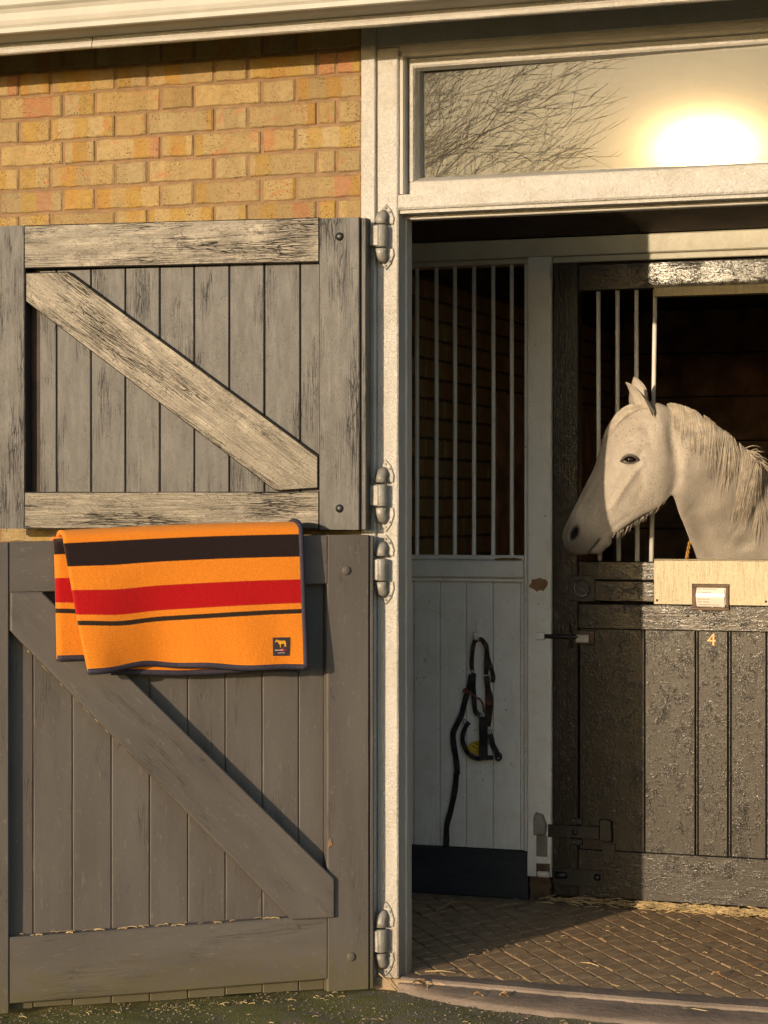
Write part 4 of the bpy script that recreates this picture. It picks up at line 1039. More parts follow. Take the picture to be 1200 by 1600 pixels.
ed = [0.132, 0.3684, 0.5474, 0.5570, 0.6615, 0.6720, 0.7943, 0.91, 1.02, 1.1335]
for a, b in zip(ed[:-1], ed[1:]):
    thin = (b - a) < .02
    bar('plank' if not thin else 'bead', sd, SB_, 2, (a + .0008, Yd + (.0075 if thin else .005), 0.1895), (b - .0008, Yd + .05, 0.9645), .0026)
for bx0, bx1 in ((0.1959, 0.1975), (0.2652, 0.2655), (0.3335, 0.3330), (0.4005, 0.3870)):
    tube('bar', sd, WI, [(bx1 + (0.004 if bx1 < .38 else 0), Yd + .026, 1.200), (bx0 * .5 + bx1 * .5, Yd + .026, 1.70), (bx0, Yd + .026, 2.160)], [0.0085, 0.0078, 0.0078], 10)
bar('chew_strip', sd, M['sheet'], 0, (0.4035, Yd - .0035, 2.128), (1.134, Yd + .052, 2.1610), .0015)
bar('kick_plate', sd, M['sheet'], 0, (0.4035, Yd - .0035, 1.057), (1.134, Yd - .0005, 1.2095), .0006)
bar('plate_capping', sd, M['sheet'], 0, (0.4035, Yd - .0035, 1.2105), (1.134, Yd + .052, 1.2145), .0015)
for (px, py) in ((1027, 938), (1197, 940), (977, 957), (933, 974), (1075, 962), (1116, 960), (1116, 975), (1158, 977)):
    c0 = at(px, py, Yd - .002); V, F = ellipsoid((c0.x, Yd - (.0035 if py < 950 else 0), c0.z), (.0045, .002, .0045), 8, 5); mesh_obj('screw', V, F, SR, sd, smooth=True)
# card holder
def rect(px0, py0, px1, py1, y):
    a = at(px0, py0, y); b = at(px1, py1, y); return a.x, b.x, b.z, a.z
x0, x1, z0, z1 = rect(1081, 912, 1139, 954, Yd - .01)
ch = bar('card_holder', sd, M['rust_iron'], 0, (x0, Yd - .0105, z0), (x1, Yd - .004, z0 + .0105), .0015)
bar('frame_side', ch, M['rust_iron'], 0, (x0, Yd - .0105, z1 - .0125), (x1, Yd - .004, z1), .0015)
bar('frame_side', ch, M['rust_iron'], 2, (x0, Yd - .0103, z0 + .011), (x0 + .015, Yd - .004, z1 - .013), .0015)
bar('frame_side', ch, M['rust_iron'], 2, (x1 - .0105, Yd - .0103, z0 + .011), (x1, Yd - .004, z1 - .013), .0015)
cx0, cx1, cz0, cz1 = x0 + .0145, x1 - .0155, z0 + .0125, z1 - .0135
V = []; F = []
for k in range(9):
    t = k / 8; zz = cz0 + (cz1 - cz0) * t; yy = Yd - .0048 - .006 * math.sin(t * math.pi) ** 1.2
    V += [(cx0, yy, zz), (cx1, yy, zz)]
for k in range(8): F.append((2 * k, 2 * k + 1, 2 * k + 3, 2 * k + 2))
cardm = NT('glossy white printed card'); cardm.bsdf((0.74, 0.67, 0.58), 0.25, None, 0, 0.5)
cd_o = mesh_obj('card', V, F, cardm.m, ch, smooth=True)
ln = []
for t, w0, w1 in ((.93, .05, .18), (.93, .22, .72), (.76, .05, .15), (.76, .19, .54), (.60, .05, .38), (.40, .05, .48), (.25, .05, .20), (.25, .24, .48), (.09, .08, .50), (.09, .54, .82)):
    zz = cz0 + (cz1 - cz0) * t; yy = Yd - .0048 - .006 * math.sin(t * math.pi) ** 1.2 - .0004; xx = cx0 + (cx1 - cx0) * w0; xe = cx0 + (cx1 - cx0) * w1
    V = [(xx, yy, zz - .0008), (xe, yy, zz - .0008), (xe, yy, zz + .0008), (xx, yy, zz + .0008)]; ln.append((V, [(0, 1, 2, 3)]))
g = merge(ln); mesh_obj('printed_lines', g[0], g[1], M['ink'], ch)
# painted number
cu = bpy.data.curves.new('number', 'FONT'); cu.body = '4'; cu.size = 0.062; cu.extrude = 0.0004; cu.align_x = 'CENTER'; cu.align_y = 'CENTER'
to = bpy.data.objects.new('tmp_number', cu); COL.objects.link(to)
bpy.context.view_layer.update()
me = bpy.data.meshes.new_from_object(to.evaluated_get(bpy.context.evaluated_depsgraph_get())); bpy.data.objects.remove(to)
me.materials.clear(); me.materials.append(M['gold_paint'])
no = link('door_number', me, sd); c0 = at(1112, 1000, Yd + .004)
no.location = (c0.x - sd.location.x, Yd + .0042 - sd.location.y, c0.z - sd.location.z); no.rotation_euler = (R(90), 0, 0)
# flush ring handle
x0, x1, z0, z1 = rect(890, 899, 929, 940, Yd - .003)
fr_ = bar('ring_plate', sd, M['black_iron'], 0, (x0, Yd - .004, z0), (x1, Yd + .001, z1), .002)
cxm, czm = (x0 + x1) / 2, (z0 + z1) / 2; rr_ = 0.030
tube('ring', fr_, M['black_iron'], [(cxm + rr_ * math.cos(a), Yd - .006, czm + rr_ * math.sin(a)) for a in np.linspace(0, 2 * math.pi, 25)], .0032, 6)
tube('ring_handle', fr_, M['steel'], [(cxm + rr_ * .95 * math.cos(a) , Yd - .0095, czm + rr_ * .95 * math.sin(a)) for a in (R(140), R(-42))], .0032, 6)
tube('ring_handle', fr_, M['steel'], [(cxm + rr_ * .9 * math.cos(a), Yd - .0095, czm + rr_ * .9 * math.sin(a)) for a in np.linspace(R(140), R(318), 14)], .003, 6)
for sx in (-1, 1):
    for sz in (-1, 1):
        V, F = ellipsoid((cxm + sx * (x1 - x0) * .42, Yd - .0045, czm + sz * (z1 - z0) * .42), (.003, .0018, .003), 8, 5); mesh_obj('screw', V, F, M['black_iron'], fr_, smooth=True)
# sliding bolt at the top
def P(px, py, dy): return tuple(at(px, py, Yd + dy))
b1 = bar('slide_bolt', sd, M['rust_iron'], 0, (P(896, 0, 0)[0], Yd - .005, P(885, 1006, 0)[2]), (P(929, 0, 0)[0], Yd + .0005, P(885, 985, 0)[2]), .002)
tube('bolt_bar', b1, M['black_iron'], [P(844, 994, -.012), P(848, 994, -.012), P(900, 995, -.012), P(905, 995, -.012)], [.006, .0085, .0085, .006], 10)
bar('bolt_grip', b1, M['steel'], 0, (P(902, 0, 0)[0], Yd - .018, P(885, 1004, 0)[2]), (P(922, 0, 0)[0], Yd - .0055, P(885, 990, 0)[2]), .003)
bar('keeper', b1, WI, 0, (P(841, 0, 0)[0], YI - .026, P(885, 1000, 0)[2]), (P(853, 0, 0)[0], YI - .0125, P(885, 988, 0)[2]), .003)
tube('staple', b1, M['black_iron'], spline([P(890, 975, -.004), P(891, 985, -.018), P(894, 1000, -.024), P(892, 1012, -.020), P(889, 1003, -.024), P(891, 985, -.018)], 4), .0028, 6)
# kick-over latch near the foot
k1 = bar('kick_latch', sd, M['black_iron'], 0, (P(858, 0, 0)[0], Yd - .014, P(895, 1309, 0)[2]), (P(937, 0, 0)[0], Yd - .008, P(895, 1289, 0)[2]), .002)
prism('keeper', k1, M['steel'], [(P(837, 0, 0)[0], P(895, 1306, 0)[2]), (P(855, 0, 0)[0], P(895, 1306, 0)[2]), (P(857, 0, 0)[0], P(895, 1290, 0)[2]), (P(851, 0, 0)[0], P(895, 1274, 0)[2]), (P(840, 0, 0)[0], P(895, 1271, 0)[2]), (P(837, 0, 0)[0], P(895, 1280, 0)[2])], YI - .0125, YI - .030, .004)
bar('keeper_plate', k1, M['steel'], 2, (P(840, 0, 0)[0], YI - .0165, P(895, 1340, 0)[2]), (P(857, 0, 0)[0], YI - .0125, P(895, 1307, 0)[2]), .0015)
prism('latch_head', k1, M['black_iron'], [(P(938, 0, 0)[0], P(895, 1311, 0)[2]), (P(958, 0, 0)[0], P(895, 1312, 0)[2]), (P(957, 0, 0)[0], P(895, 1280, 0)[2]), (P(950, 0, 0)[0], P(895, 1276, 0)[2]), (P(938, 0, 0)[0], P(895, 1278, 0)[2])], Yd + .001, Yd - .016, .003)
c0 = P(900, 1300, 0)
for (z0_, z1_) in ((1277, 1288), (1310, 1320)):
    bar('pivot_plate', k1, M['black_iron'], 0, (P(891, 0, 0)[0], Yd - .004, P(895, z1_, 0)[2]), (P(910, 0, 0)[0], Yd + .002, P(895, z0_, 0)[2]), .002)
    for px in (896, 905):
        q = P(px, (z0_ + z1_) / 2, -.004); V, F = ellipsoid(q, (.003, .002, .003), 8, 5); mesh_obj('screw', V, F, M['steel'], k1, smooth=True)
V, F = ellipsoid((c0[0], Yd - .015, c0[2]), (.010, .006, .010), 12, 8); mesh_obj('pivot_bolt', V, F, M['black_iron'], k1, smooth=True)
prism('stop_plate', k1, M['black_iron'], [(P(942, 0, 0)[0], P(895, 1343, 0)[2]), (P(951, 0, 0)[0], P(895, 1348, 0)[2]), (P(961, 0, 0)[0], P(895, 1343, 0)[2]), (P(961, 0, 0)[0], P(895, 1315, 0)[2]), (P(942, 0, 0)[0], P(895, 1315, 0)[2])], Yd + .001, Yd - .003, .001)
# bottom hinge strap and bolt
k2 = bar('foot_bolt', sd, M['black_iron'], 0, (P(864, 0, 0)[0], Yd - .004, P(895, 1384, 0)[2]), (P(942, 0, 0)[0], Yd + .0005, P(895, 1358, 0)[2]), .0015)
tube('barrel', k2, M['black_iron'], [P(866, 1367, -.008), P(868, 1367, -.008), P(884, 1368, -.008), P(886, 1368, -.008)], [.008, .0125, .0125, .009], 10)
tube('barrel', k2, M['black_iron'], [P(929, 1371, -.008), P(931, 1371, -.008), P(937, 1371, -.008), P(938, 1371, -.008)], [.008, .012, .012, .009], 10)
bar('keeper', k2, M['rust_iron'], 0, (P(840, 0, 0)[0], YI - .016, P(895, 1378, 0)[2]), (P(861, 0, 0)[0], YI - .0125, P(895, 1351, 0)[2]), .0015)
tube('keeper_loop', k2, WI, [P(840, 1366, -.026), P(842, 1366, -.026), P(857, 1367, -.026), P(859, 1367, -.026)], [.008, .0115, .0115, .008], 10)

# ================================================================== HORSE
hs = root('horse', (1.15, 2.5, 0), 'white grey horse with flecked coat leaning its head out over the stall door', 'horse')
MY = 1.235  # depth of the head's middle plane
def st_head(pt, pb, w, kt=.15, kb=.25, y=MY):
    return (at(*pt, y), at(*pb, y), w, Vector((0.0, -1, 0)), kt, kb)
HEAD = [st_head((1048, 640), (1052, 690), .030), st_head((1030, 629), (1057, 735), .072, .1, .3), st_head((1000, 630), (1053, 762), .092, .1, .42), st_head((974, 640), (1042, 783), .104, .12, .5),
        st_head((953, 664), (1026, 796), .106, .2, .52), st_head((940, 695), (1006, 806), .096, .3, .5), st_head((930, 725), (988, 817), .078, .3, .4), st_head((917, 752), (972, 828), .064, .25, .3),
        st_head((903, 780), (958, 839), .056, .2, .2), st_head((891, 804), (945, 848), .054, .1, .15), st_head((881, 826), (934, 859), .056, .05, .2), st_head((879, 842), (920, 866), .052, .05, .25), st_head((884, 856), (908, 868), .040), st_head((892, 863), (900, 867), .018)]
def nst(pt, yt, pb, yb, w, lat, kt=.45, kb=.05):
    l = Vector((lat[0], lat[1], 0)).normalized(); return (at(*pt, yt), at(*pb, yb), w, l, kt, kb)
def bst(T, B, w, lat, kt=.1, kb=.1):
    return (Vector(T), Vector(B), w, Vector((lat[0], lat[1], 0)).normalized(), kt, kb)
NECK = [nst((1020, 640), 1.245, (1035, 735), 1.25, .045, (0, -1)), nst((1046, 634), 1.25, (1050, 765), 1.262, .058, (.02, -1)), nst((1070, 640), 1.255, (1055, 785), 1.28, .064, (.03, -1)), nst((1105, 657), 1.285, (1062, 808), 1.325, .080, (.05, -1)),
        nst((1145, 688), 1.365, (1076, 842), 1.44, .100, (.10, -1)), nst((1190, 728), 1.48, (1092, 885), 1.575, .118, (.22, -1)), nst((1228, 762), 1.66, (1108, 950), 1.70, .150, (.6, -.8)),
        bst((1.13, 1.98, 1.43), (0.66, 1.78, 0.92), .200, (.90, -.43)), bst((1.20, 2.22, 1.44), (0.88, 2.05, 0.75), .25, (.95, -.3)), bst((1.26, 2.6, 1.40), (1.16, 2.5, 0.68), .28, (.97, -.22)), bst((1.36, 3.1, 1.39), (1.32, 3.05, 0.70), .29, (.97, -.22)),
        bst((1.46, 3.5, 1.44), (1.45, 3.48, 0.80), .27, (.97, -.22)), bst((1.53, 3.8, 1.34), (1.53, 3.78, 0.92), .19, (.97, -.22)), bst((1.56, 3.93, 1.2), (1.56, 3.92, 1.05), .07, (.97, -.22))]
def cr_(a, b, c, d, t): return 0.5 * ((2 * b) + (c - a) * t + (2 * a - 5 * b + 4 * c - d) * t * t + (3 * b - a - 3 * c + d) * t ** 3)
def ringpt(ST, f, phi):
    n_ = len(ST) - 1; f = min(max(f, 0), n_ - 1e-6); i = int(f); t = f - i
    g = [ST[min(max(i + k, 0), n_)] for k in (-1, 0, 1, 2)]
    T = cr_(*[q[0] for q in g], t); B = cr_(*[q[1] for q in g], t); w = cr_(*[q[2] for q in g], t); L = cr_(*[q[3] for q in g], t).normalized()
    kt = g[1][4] * (1 - t) + g[2][4] * t; kb = g[1][5] * (1 - t) + g[2][5] * t
    c_ = (T + B) / 2; a = (T - B) / 2; v = math.cos(phi)
    pr_ = 1 - kt * max(0, v) ** 2 - kb * max(0, -v) ** 1.5
    return c_ + a * v + L * (w * math.sin(phi) * pr_)
def loft(ST, sub, N):
    V = []; F = []; m = (len(ST) - 1) * sub
    for r in range(m + 1):
        for k in range(N): V.append(ringpt(ST, r / sub, 2 * math.pi * k / N))
    for r in range(m):
        for k in range(N):
            j = (k + 1) % N; F.append((r * N + k, (r + 1) * N + k, (r + 1) * N + j, r * N + j))
    F.append(tuple(range(N))); F.append(tuple(m * N + k for k in range(N - 1, -1, -1)))
    return V, F
geo = [loft(HEAD, 5, 36), loft(NECK, 5, 36)]
# lower lip and chin
geo.append(ellipsoid(at(932, 857, MY), (.030, .032, .022), 16, 10)); geo.append(ellipsoid(at(946, 847, MY), (.026, .028, .020), 16, 10)); geo.append(ellipsoid(at(892, 838, MY), (.026, .050, .034), 16, 10))
# legs
def leg(top, joints):
    pts = [Vector(top)] + [Vector(j[:3]) for j in joints]; return tube_geo(spline(pts, 4), [float(r) for r in np.interp(np.linspace(0, 1, (len(pts) - 1) * 4 + 1), np.linspace(0, 1, len(pts)), [joints[0][3] * 1.5] + [j[3] for j in joints])], 14)
FL = [((1.08, 2.02), (.0, .0)), ((0.76, 2.12), (0, 0))]
for (lx, ly), _ in FL:
    geo.append(leg((lx, ly, 1.0), [(lx, ly, .80, .085), (lx, ly - .01, .55, .055), (lx, ly - .015, .44, .046), (lx, ly + .005, .36, .036), (lx, ly + .01, .18, .030), (lx, ly - .005, .12, .034), (lx, ly - .05, .03, .050), (lx, ly - .055, .0, .055)]))
for (lx, ly) in ((1.62, 3.55), (1.28, 3.62)):
    geo.append(leg((lx, ly, 1.05), [(lx, ly - .05, .80, .12), (lx, ly + .06, .55, .065), (lx, ly + .12, .44, .052), (lx, ly + .09, .34, .038), (lx, ly + .05, .16, .032), (lx, ly + .03, .12, .036), (lx, ly - .01, .03, .050), (lx, ly - .015, .0, .055)]))
g = merge(geo)
me = bpy.data.meshes.new('body_src'); me.from_pydata([tuple(v) for v in g[0]], [], g[1]); me.update()
bm = bmesh.new(); bm.from_mesh(me); bmesh.ops.recalc_face_normals(bm, faces=bm.faces); bm.to_mesh(me); bm.free()
tmp = bpy.data.objects.new('tmp_body', me); COL.objects.link(tmp)
md = tmp.modifiers.new('r', 'REMESH'); md.mode = 'VOXEL'; md.voxel_size = 0.0065; md.use_smooth_shade = True
bpy.context.view_layer.update()
dg = bpy.context.evaluated_depsgraph_get(); rm = bpy.data.meshes.new_from_object(tmp.evaluated_get(dg)); bpy.data.objects.remove(tmp)
nv = len(rm.vertices); co = np.empty(nv * 3); rm.vertices.foreach_get('co', co); co = co.reshape(-1, 3)
ne = len(rm.edges); ed_ = np.empty(ne * 2, dtype=np.int64); rm.edges.foreach_get('vertices', ed_); ed_ = ed_.reshape(-1, 2)
deg = np.bincount(ed_.ravel(), minlength=nv).astype(float)[:, None]
def relax(co, it, lam=.5, mask=None):
    for _ in range(it):
        acc = np.zeros_like(co); np.add.at(acc, ed_[:, 0], co[ed_[:, 1]]); np.add.at(acc, ed_[:, 1], co[ed_[:, 0]])
        d = (acc / deg - co) * lam
        if mask is not None: d *= mask[:, None]
        co = co + d
    return co
co = relax(co, 10)
def surf(px, py, it=4):
    """point of the horse's near surface under a photo pixel"""
    y = MY - .09
    for _ in range(it):
        p = at(px, py, y); d = (co[:, 0] - p.x) ** 2 + (co[:, 2] - p.z) ** 2; idx = np.where(d < 0.012 ** 2)[0]
        if len(idx) == 0: break
        y = co[idx, 1].min()
    return np.array(at(px, py, y))
def push(px, py, r, amt, d=(0, -1, 0), aspect=None, both=True, p=None):
    global co
    c_ = surf(px, py) if p is None else p
    for m_ in ((1, -1) if both else (1,)):
        cc = c_.copy(); dd = np.array(d, float)
        if m_ < 0: cc[1] = 2 * MY - cc[1]; dd[1] *= -1
        q = co - cc
        if aspect:
            a, rx, rz = aspect; ca, sa = math.cos(a), math.sin(a)
            e = np.stack([(q[:, 0] * ca + q[:, 2] * sa) / rx, q[:, 1] / max(rx, rz), (-q[:, 0] * sa + q[:, 2] * ca) / rz], 1); dist = np.sqrt((e ** 2).sum(1))
        else: dist = np.sqrt((q ** 2).sum(1)) / r
        w = np.clip(1 - dist ** 2, 0, None) ** 2
        co = co + dd * (amt * w)[:, None]
def pushline(pts, r, amt, d=(0, -1, 0), both=True):
    P_ = [surf(*p) for p in pts]
    global co
    for m_ in ((1, -1) if both else (1,)):
        best = np.full(nv, 9.0)
        for a, b in zip(P_[:-1], P_[1:]):
            a = a.copy(); b = b.copy()
            if m_ < 0: a[1] = 2 * MY - a[1]; b[1] = 2 * MY - b[1]
            ab = b - a; t = np.clip(((co - a) @ ab) / (ab @ ab), 0, 1); best = np.minimum(best, np.linalg.norm(co - (a + t[:, None] * ab), axis=1))
        w = np.clip(1 - (best / r) ** 2, 0, None) ** 2
        dd = np.array(d, float); dd[1] *= m_
        co = co + dd * (amt * w)[:, None]
push(1028, 748, .085, .013)                       # jowl muscle
push(984, 706, .050, .010)                        # orbital bulge
push(995, 680, .035, .006); push(1003, 664, .030, -.008)   # brow and hollow above it
pushline([(990, 742), (972, 770), (955, 795)], .024, .004)  # facial crest
pushline([(975, 742), (958, 770), (940, 800)], .022, -.002)
pushline([(1022, 690), (1006, 702), (996, 716)], .010, -.005)
pushline([(1006, 724), (990, 742), (972, 768), (962, 786)], .013, .0062)
pushline([(950, 716), (930, 752), (908, 794)], .020, -.004)
pushline([(1000, 735), (1004, 760), (992, 790)], .018, -.0035)
pushline([(968, 742), (962, 760), (946, 782), (930, 800)], .0065, .0030)
pushline([(1012, 752), (1000, 778), (984, 792)], .006, .0026)
pushline([(975, 700), (968, 690), (962, 672)], .016, .004)
push(1018, 700, .020, -.005); push(905, 806, .024, -.003)
push(895, 822, .030, .007)                        # nostril flare
pushline([(918, 864), (929, 852), (938, 840)], .010, -.009) # mouth
pushline([(940, 838), (958, 826), (985, 806)], .012, -.006)
pushline([(950, 842), (972, 829), (1000, 812)], .012, .005)
pushline([(1052, 690), (1059, 720), (1058, 752), (1044, 782)], .024, -.006)  # behind the jaw
pushline([(1150, 735), (1165, 790), (1178, 850)], .045, -.020, (0.3, 1, 0), False) if False else None
pushline([(1084, 800), (1100, 840), (1112, 872)], .04, -.007)
push(1135, 790, .10, .014); push(1105, 725, .07, .010); push(1165, 850, .05, -.010)
pushline([(1143, 838), (1152, 830), (1158, 818)], .012, -.005)
pushline([(1003, 655), (1012, 672), (1016, 690)], .014, -.004)
co = relax(co, 2)
push(897, 833, .0, -.026, aspect=(R(66), .036, .0185))   # nostril
pushline([(886, 838), (893, 818), (905, 816), (911, 832), (905, 848)], .008, .004)
eyeP = surf(983.5, 717.5)
push(0, 0, .024, -.007, p=eyeP, aspect=(R(-8), .030, .020))
push(0, 0, .0, .0, p=eyeP, aspect=(0, .01, .01))
pushline([(966, 720), (972, 706), (985, 701), (998, 708), (1003, 716)], .009, .005)
pushline([(966, 722), (978, 728), (992, 727), (1003, 718)], .008, .003)
# ear shells joined to the skin
def ear(base, tip, face, width, cup, pw_=1.7, n_s=16, n_t=16):
    base = Vector(base); tip = Vector(tip); ax = tip - base; L_ = ax.length; ax.normalize()
    face = Vector(face); face = (face - ax * face.dot(ax)).normalized(); side = ax.cross(face).normalized()
    V = []; F = []
    for lay in (0, 1):
        for i in range(n_s + 1):
            s = i / n_s; w = width * (0.86 + 0.75 * s) * (1 - s ** pw_) ** 0.85 + 0.001
            for j in range(n_t + 1):
                t = -1 + 2 * j / n_t; a = t * (1.75 - 1.0 * s) ; r_ = w / 1.25
                p = base + ax * (L_ * s) + side * (r_ * math.sin(a) * 1.15) - face * (r_ * math.cos(a) * cup) + ax * (-0.012 * abs(t) ** 2 * (1 - s)) + face * (0.004 * math.sin(s * math.pi))
                nrm_ = (side * math.sin(a) - face * math.cos(a)).normalized()
                V.append(p + nrm_ * (0.0035 * lay))
    n_ = (n_s + 1) * (n_t + 1)
    for lay in (0, 1):
        for i in range(n_s):
            for j in range(n_t):
                a = lay * n_ + i * (n_t + 1) + j; q = (a, a + 1, a + n_t + 2, a + n_t + 1); F.append(q if lay == 0 else q[::-1])
    for i in range(n_s):
        for j in (0, n_t):
            a = i * (n_t + 1) + j; q = (a, a + n_t + 1, a + n_t + 1 + n_, a + n_); F.append(q if j else q[::-1])
    return V, F
e1 = ear(at(1010, 650, MY - .052), at(977, 598, MY - .070), (-0.72, -0.70, 0.0), .041, 0.95, 1.5)
e2 = ear(at(1001, 640, MY + .040), at(990, 589, MY + .055), (-0.30, -0.95, 0.1), .036, .7, 2.6)
nV = nv; faces = [tuple(p.vertices) for p in rm.polygons]
allV = [tuple(v) for v in co]; extra = 0
for V, F in (e1, e2):
    o = len(allV); allV += [tuple(v) for v in V]; faces += [tuple(i + o for i in f) for f in F]
# pigment masks
A = np.array(allV)
pig = np.zeros((len(A), 4), dtype=np.float32); pig[:, 3] = 1
def near(px, py, r, y=None, sx=1.0):
    c_ = surf(px, py); q = A - c_; q[:, 1] *= .6; return np.clip(1 - np.linalg.norm(q, axis=1) / r, 0, 1)
mz = np.array(at(900, 852, MY)); dm = np.linalg.norm((A - mz) * np.array([1, .55, 1]), axis=1)
pig[:, 0] = np.clip((0.125 - dm) / 0.10, 0, 1) ** 1.2 * 0.80
for m_ in (1, -1):
    e_ = eyeP.copy()
    if m_ < 0: e_[1] = 2 * MY - e_[1]
    d = np.linalg.norm((A - e_) * np.array([.75, .6, 1.1]), axis=1); pig[:, 0] = np.maximum(pig[:, 0], np.clip((0.027 - d) / .015, 0, 1) * .80)
    nP = surf(897, 834)
    nC = np.array(at(897, 833, MY - .05)); 
    if m_ < 0: nC[1] = 2 * MY - nC[1]
    q = A - nC; ca, sa = math.cos(R(66)), math.sin(R(66)); ex = (q[:, 0] * ca + q[:, 2] * sa) / .029; ez = (-q[:, 0] * sa + q[:, 2] * ca) / .0145
    d = np.sqrt(ex ** 2 + ez ** 2 + (q[:, 1] / .05) ** 2); pig[:, 2] = np.maximum(pig[:, 2], np.clip((1.0 - d) / .25, 0, 1))
lipP = [np.array(at(*p, MY - .03)) for p in ((918, 864), (929, 852), (937, 842))]
for a, b in zip(lipP[:-1], lipP[1:]):
    ab = b - a; t = np.clip(((A - a) * np.array([1, 0, 1]) @ (ab * np.array([1, 0, 1]))) / (ab @ ab), 0, 1); q = (A - (a + t[:, None] * ab)) * np.array([1, .15, 1])
    pig[:, 2] = np.maximum(pig[:, 2], np.clip((.006 - np.linalg.norm(q, axis=1)) / .004, 0, 1) * .85)
for (px, py, r, s_) in ((990, 665, .13, 1.), (1070, 690, .12, .8), (1000, 760, .12, .6), (960, 800, .1, .4)):
    pig[:, 1] = np.maximum(pig[:, 1], np.clip(near(px, py, r) * 1.6, 0, 1) * s_)
hb = mesh_obj('body', allV, faces, M['coat'], hs, smooth=True)
ca_l = hb.data.color_attributes.new('pigment', 'FLOAT_COLOR', 'POINT'); ca_l.data.foreach_set('color', pig.ravel())
bpy.data.meshes.remove(rm)
# eyes
for m_ in (1, -1):
    e_ = Vector(eyeP)
    if m_ < 0: e_.y = 2 * MY - e_.y
    V, F = ellipsoid((0, 0, 0), (.0230, .0170, .0112), 24, 16)
    V = [Vector(v) for v in V]; rt = Matrix.Rotation(R(8), 3, 'Y')
    V = [tuple(rt @ v + e_ + Vector((0, m_ * .0085, 0))) for v in V]
    ey = mesh_obj('eye', V, F, M['eye'], hs, smooth=True)
    if m_ > 0:
        up = [surf(*p) + np.array([0, -.002, 0]) for p in ((970, 721), (975, 715.5), (981, 712), (988, 712), (994, 715), (998, 719))]
        dn = [surf(*p) + np.array([0, -.001, 0]) for p in ((970, 721), (976, 723), (983, 724), (991, 722.5), (998, 718.5))]
        tube('eyelid', hs, M['skin'], spline([Vector(p) for p in up], 5), 0.0044, 7)
        tube('eyelid', hs, M['skin'], spline([Vector(p) for p in dn], 5), 0.0026, 7)
# hair helper: thin tapered ribbons
def hairs(name, paths, w0, mat, parent, seg_w=None):
    V = []; F = []
    for pth in paths:
        m_ = len(pth); o = len(V)
        for i, p in enumerate(pth):
            p = Vector(p); t = (Vector(pth[min(i + 1, m_ - 1)]) - Vector(pth[max(i - 1, 0)])).normalized()
            view = (CAM - p).normalized(); sd_ = t.cross(Vector((0.3, -1, 0.15))).normalized(); w = w0 * (1 - (i / (m_ - 1)) ** 2 * .9) * random.uniform(.8, 1.2)
            V += [tuple(p - sd_ * w), tuple(p + Vector((0, -w * .9, 0))), tuple(p + sd_ * w)]
        for i in range(m_ - 1):
            a = o + i * 3; F += [(a, a + 1, a + 4, a + 3), (a + 1, a + 2, a + 5, a + 4)]
    return mesh_obj(name, V, F, mat, parent, smooth=True)
paths = []
cl_ = [(0.95 + 5.6 * random.random(), random.uniform(.5, 1.15), random.uniform(.6, 1.15), random.uniform(0.0, .007)) for _ in range(75)]
for k in range(2200):
    cf, cdr, cln, clift = random.choice(cl_)
    f = cf + random.gauss(0, .05); f = min(6.6, max(0.85, f))
    ph = -0.10 + random.random() * 0.22; ln_ = cln * random.uniform(.6, 1.2) * (0.80 + 0.17 * f)
    drift = cdr * random.uniform(.85, 1.15); p = []; lift = .002 + clift * random.uniform(.4, 1.1)
    for i in range(8):
        q = i / 7; fr2 = f + drift * q ** 1.3 * .75; phq = ph + ln_ * q * (1.1 - .25 * q)
        b_ = ringpt(NECK, fr2, phq); c_ = ringpt(NECK, fr2, phq + math.pi); n_ = (b_ - c_).normalized()
        p.append(b_ + n_ * (lift * (1 - .6 * q) + .003) + Vector((0, 0, -.008 * q * q)))
    paths.append(p)
for k in range(70):   # wisps standing off the crest near the withers
    f = 4.3 + 2.2 * random.random(); b_ = ringpt(NECK, f, 0); d = Vector((random.uniform(.02, .06), random.uniform(-.04, .02), random.uniform(-.07, .005)))
    p = [b_ + d * q + Vector((0.01 * q, 0, .018 * math.sin(q * 2.2))) for q in (0, .25, .5, .75, 1)]; paths.append(p)
hairs('mane', paths, .0013, M['mane'], hs)
paths = []
for k in range(260):
    t0 = 1.35 + random.random() * .9; ph0 = random.uniform(-.4, .55); L_ = random.uniform(1.2, 2.9); p = []
    for i in range(8):
        q = i / 7; b_ = ringpt(HEAD, t0 + L_ * q, ph0 * (1 - .3 * q) + .18 * q * random.uniform(.6, 1.4) if False else ph0 + .22 * q); c_ = ringpt(HEAD, t0 + L_ * q, ph0 + math.pi)
        n_ = (b_ - c_).normalized(); p.append(b_ + n_ * (.001 + .004 * math.sin(q * 2.6)))
    paths.append(p)
hairs('forelock', paths, .0011, M['mane'], hs)
paths = []
for k in range(70):
    u = random.random(); px = 948 + (1046 - 948) * u; py = float(np.interp(px, [948, 975, 1000, 1025, 1046], [842, 829, 813, 797, 776])); y = MY + random.uniform(-.03, .02)
    a = at(px, py - 3, y); ln_ = random.uniform(.006, .036) * (1.15 - .6 * abs(u - .35)); d = Vector((random.uniform(-.45, .1), random.uniform(-.3, .2), -1)).normalized()
    paths.append([a, a + d * ln_ * .5 + Vector((-.001, 0, 0)), a + d * ln_ + Vector((-.005, 0, .003))])
hairs('chin_hair', paths, .0005, M['mane'], hs)
tl = []
for k in range(60):
    a = Vector((1.56 + random.uniform(-.03, .03), 3.93 + random.uniform(0, .03), 1.2)); tl.append([a + Vector((random.uniform(-.05, .05) * q, .08 * math.sin(q * 2), -.9 * q)) for q in np.linspace(0, 1, 7)])
hairs('tail', tl, .006, M['mane'], hs)
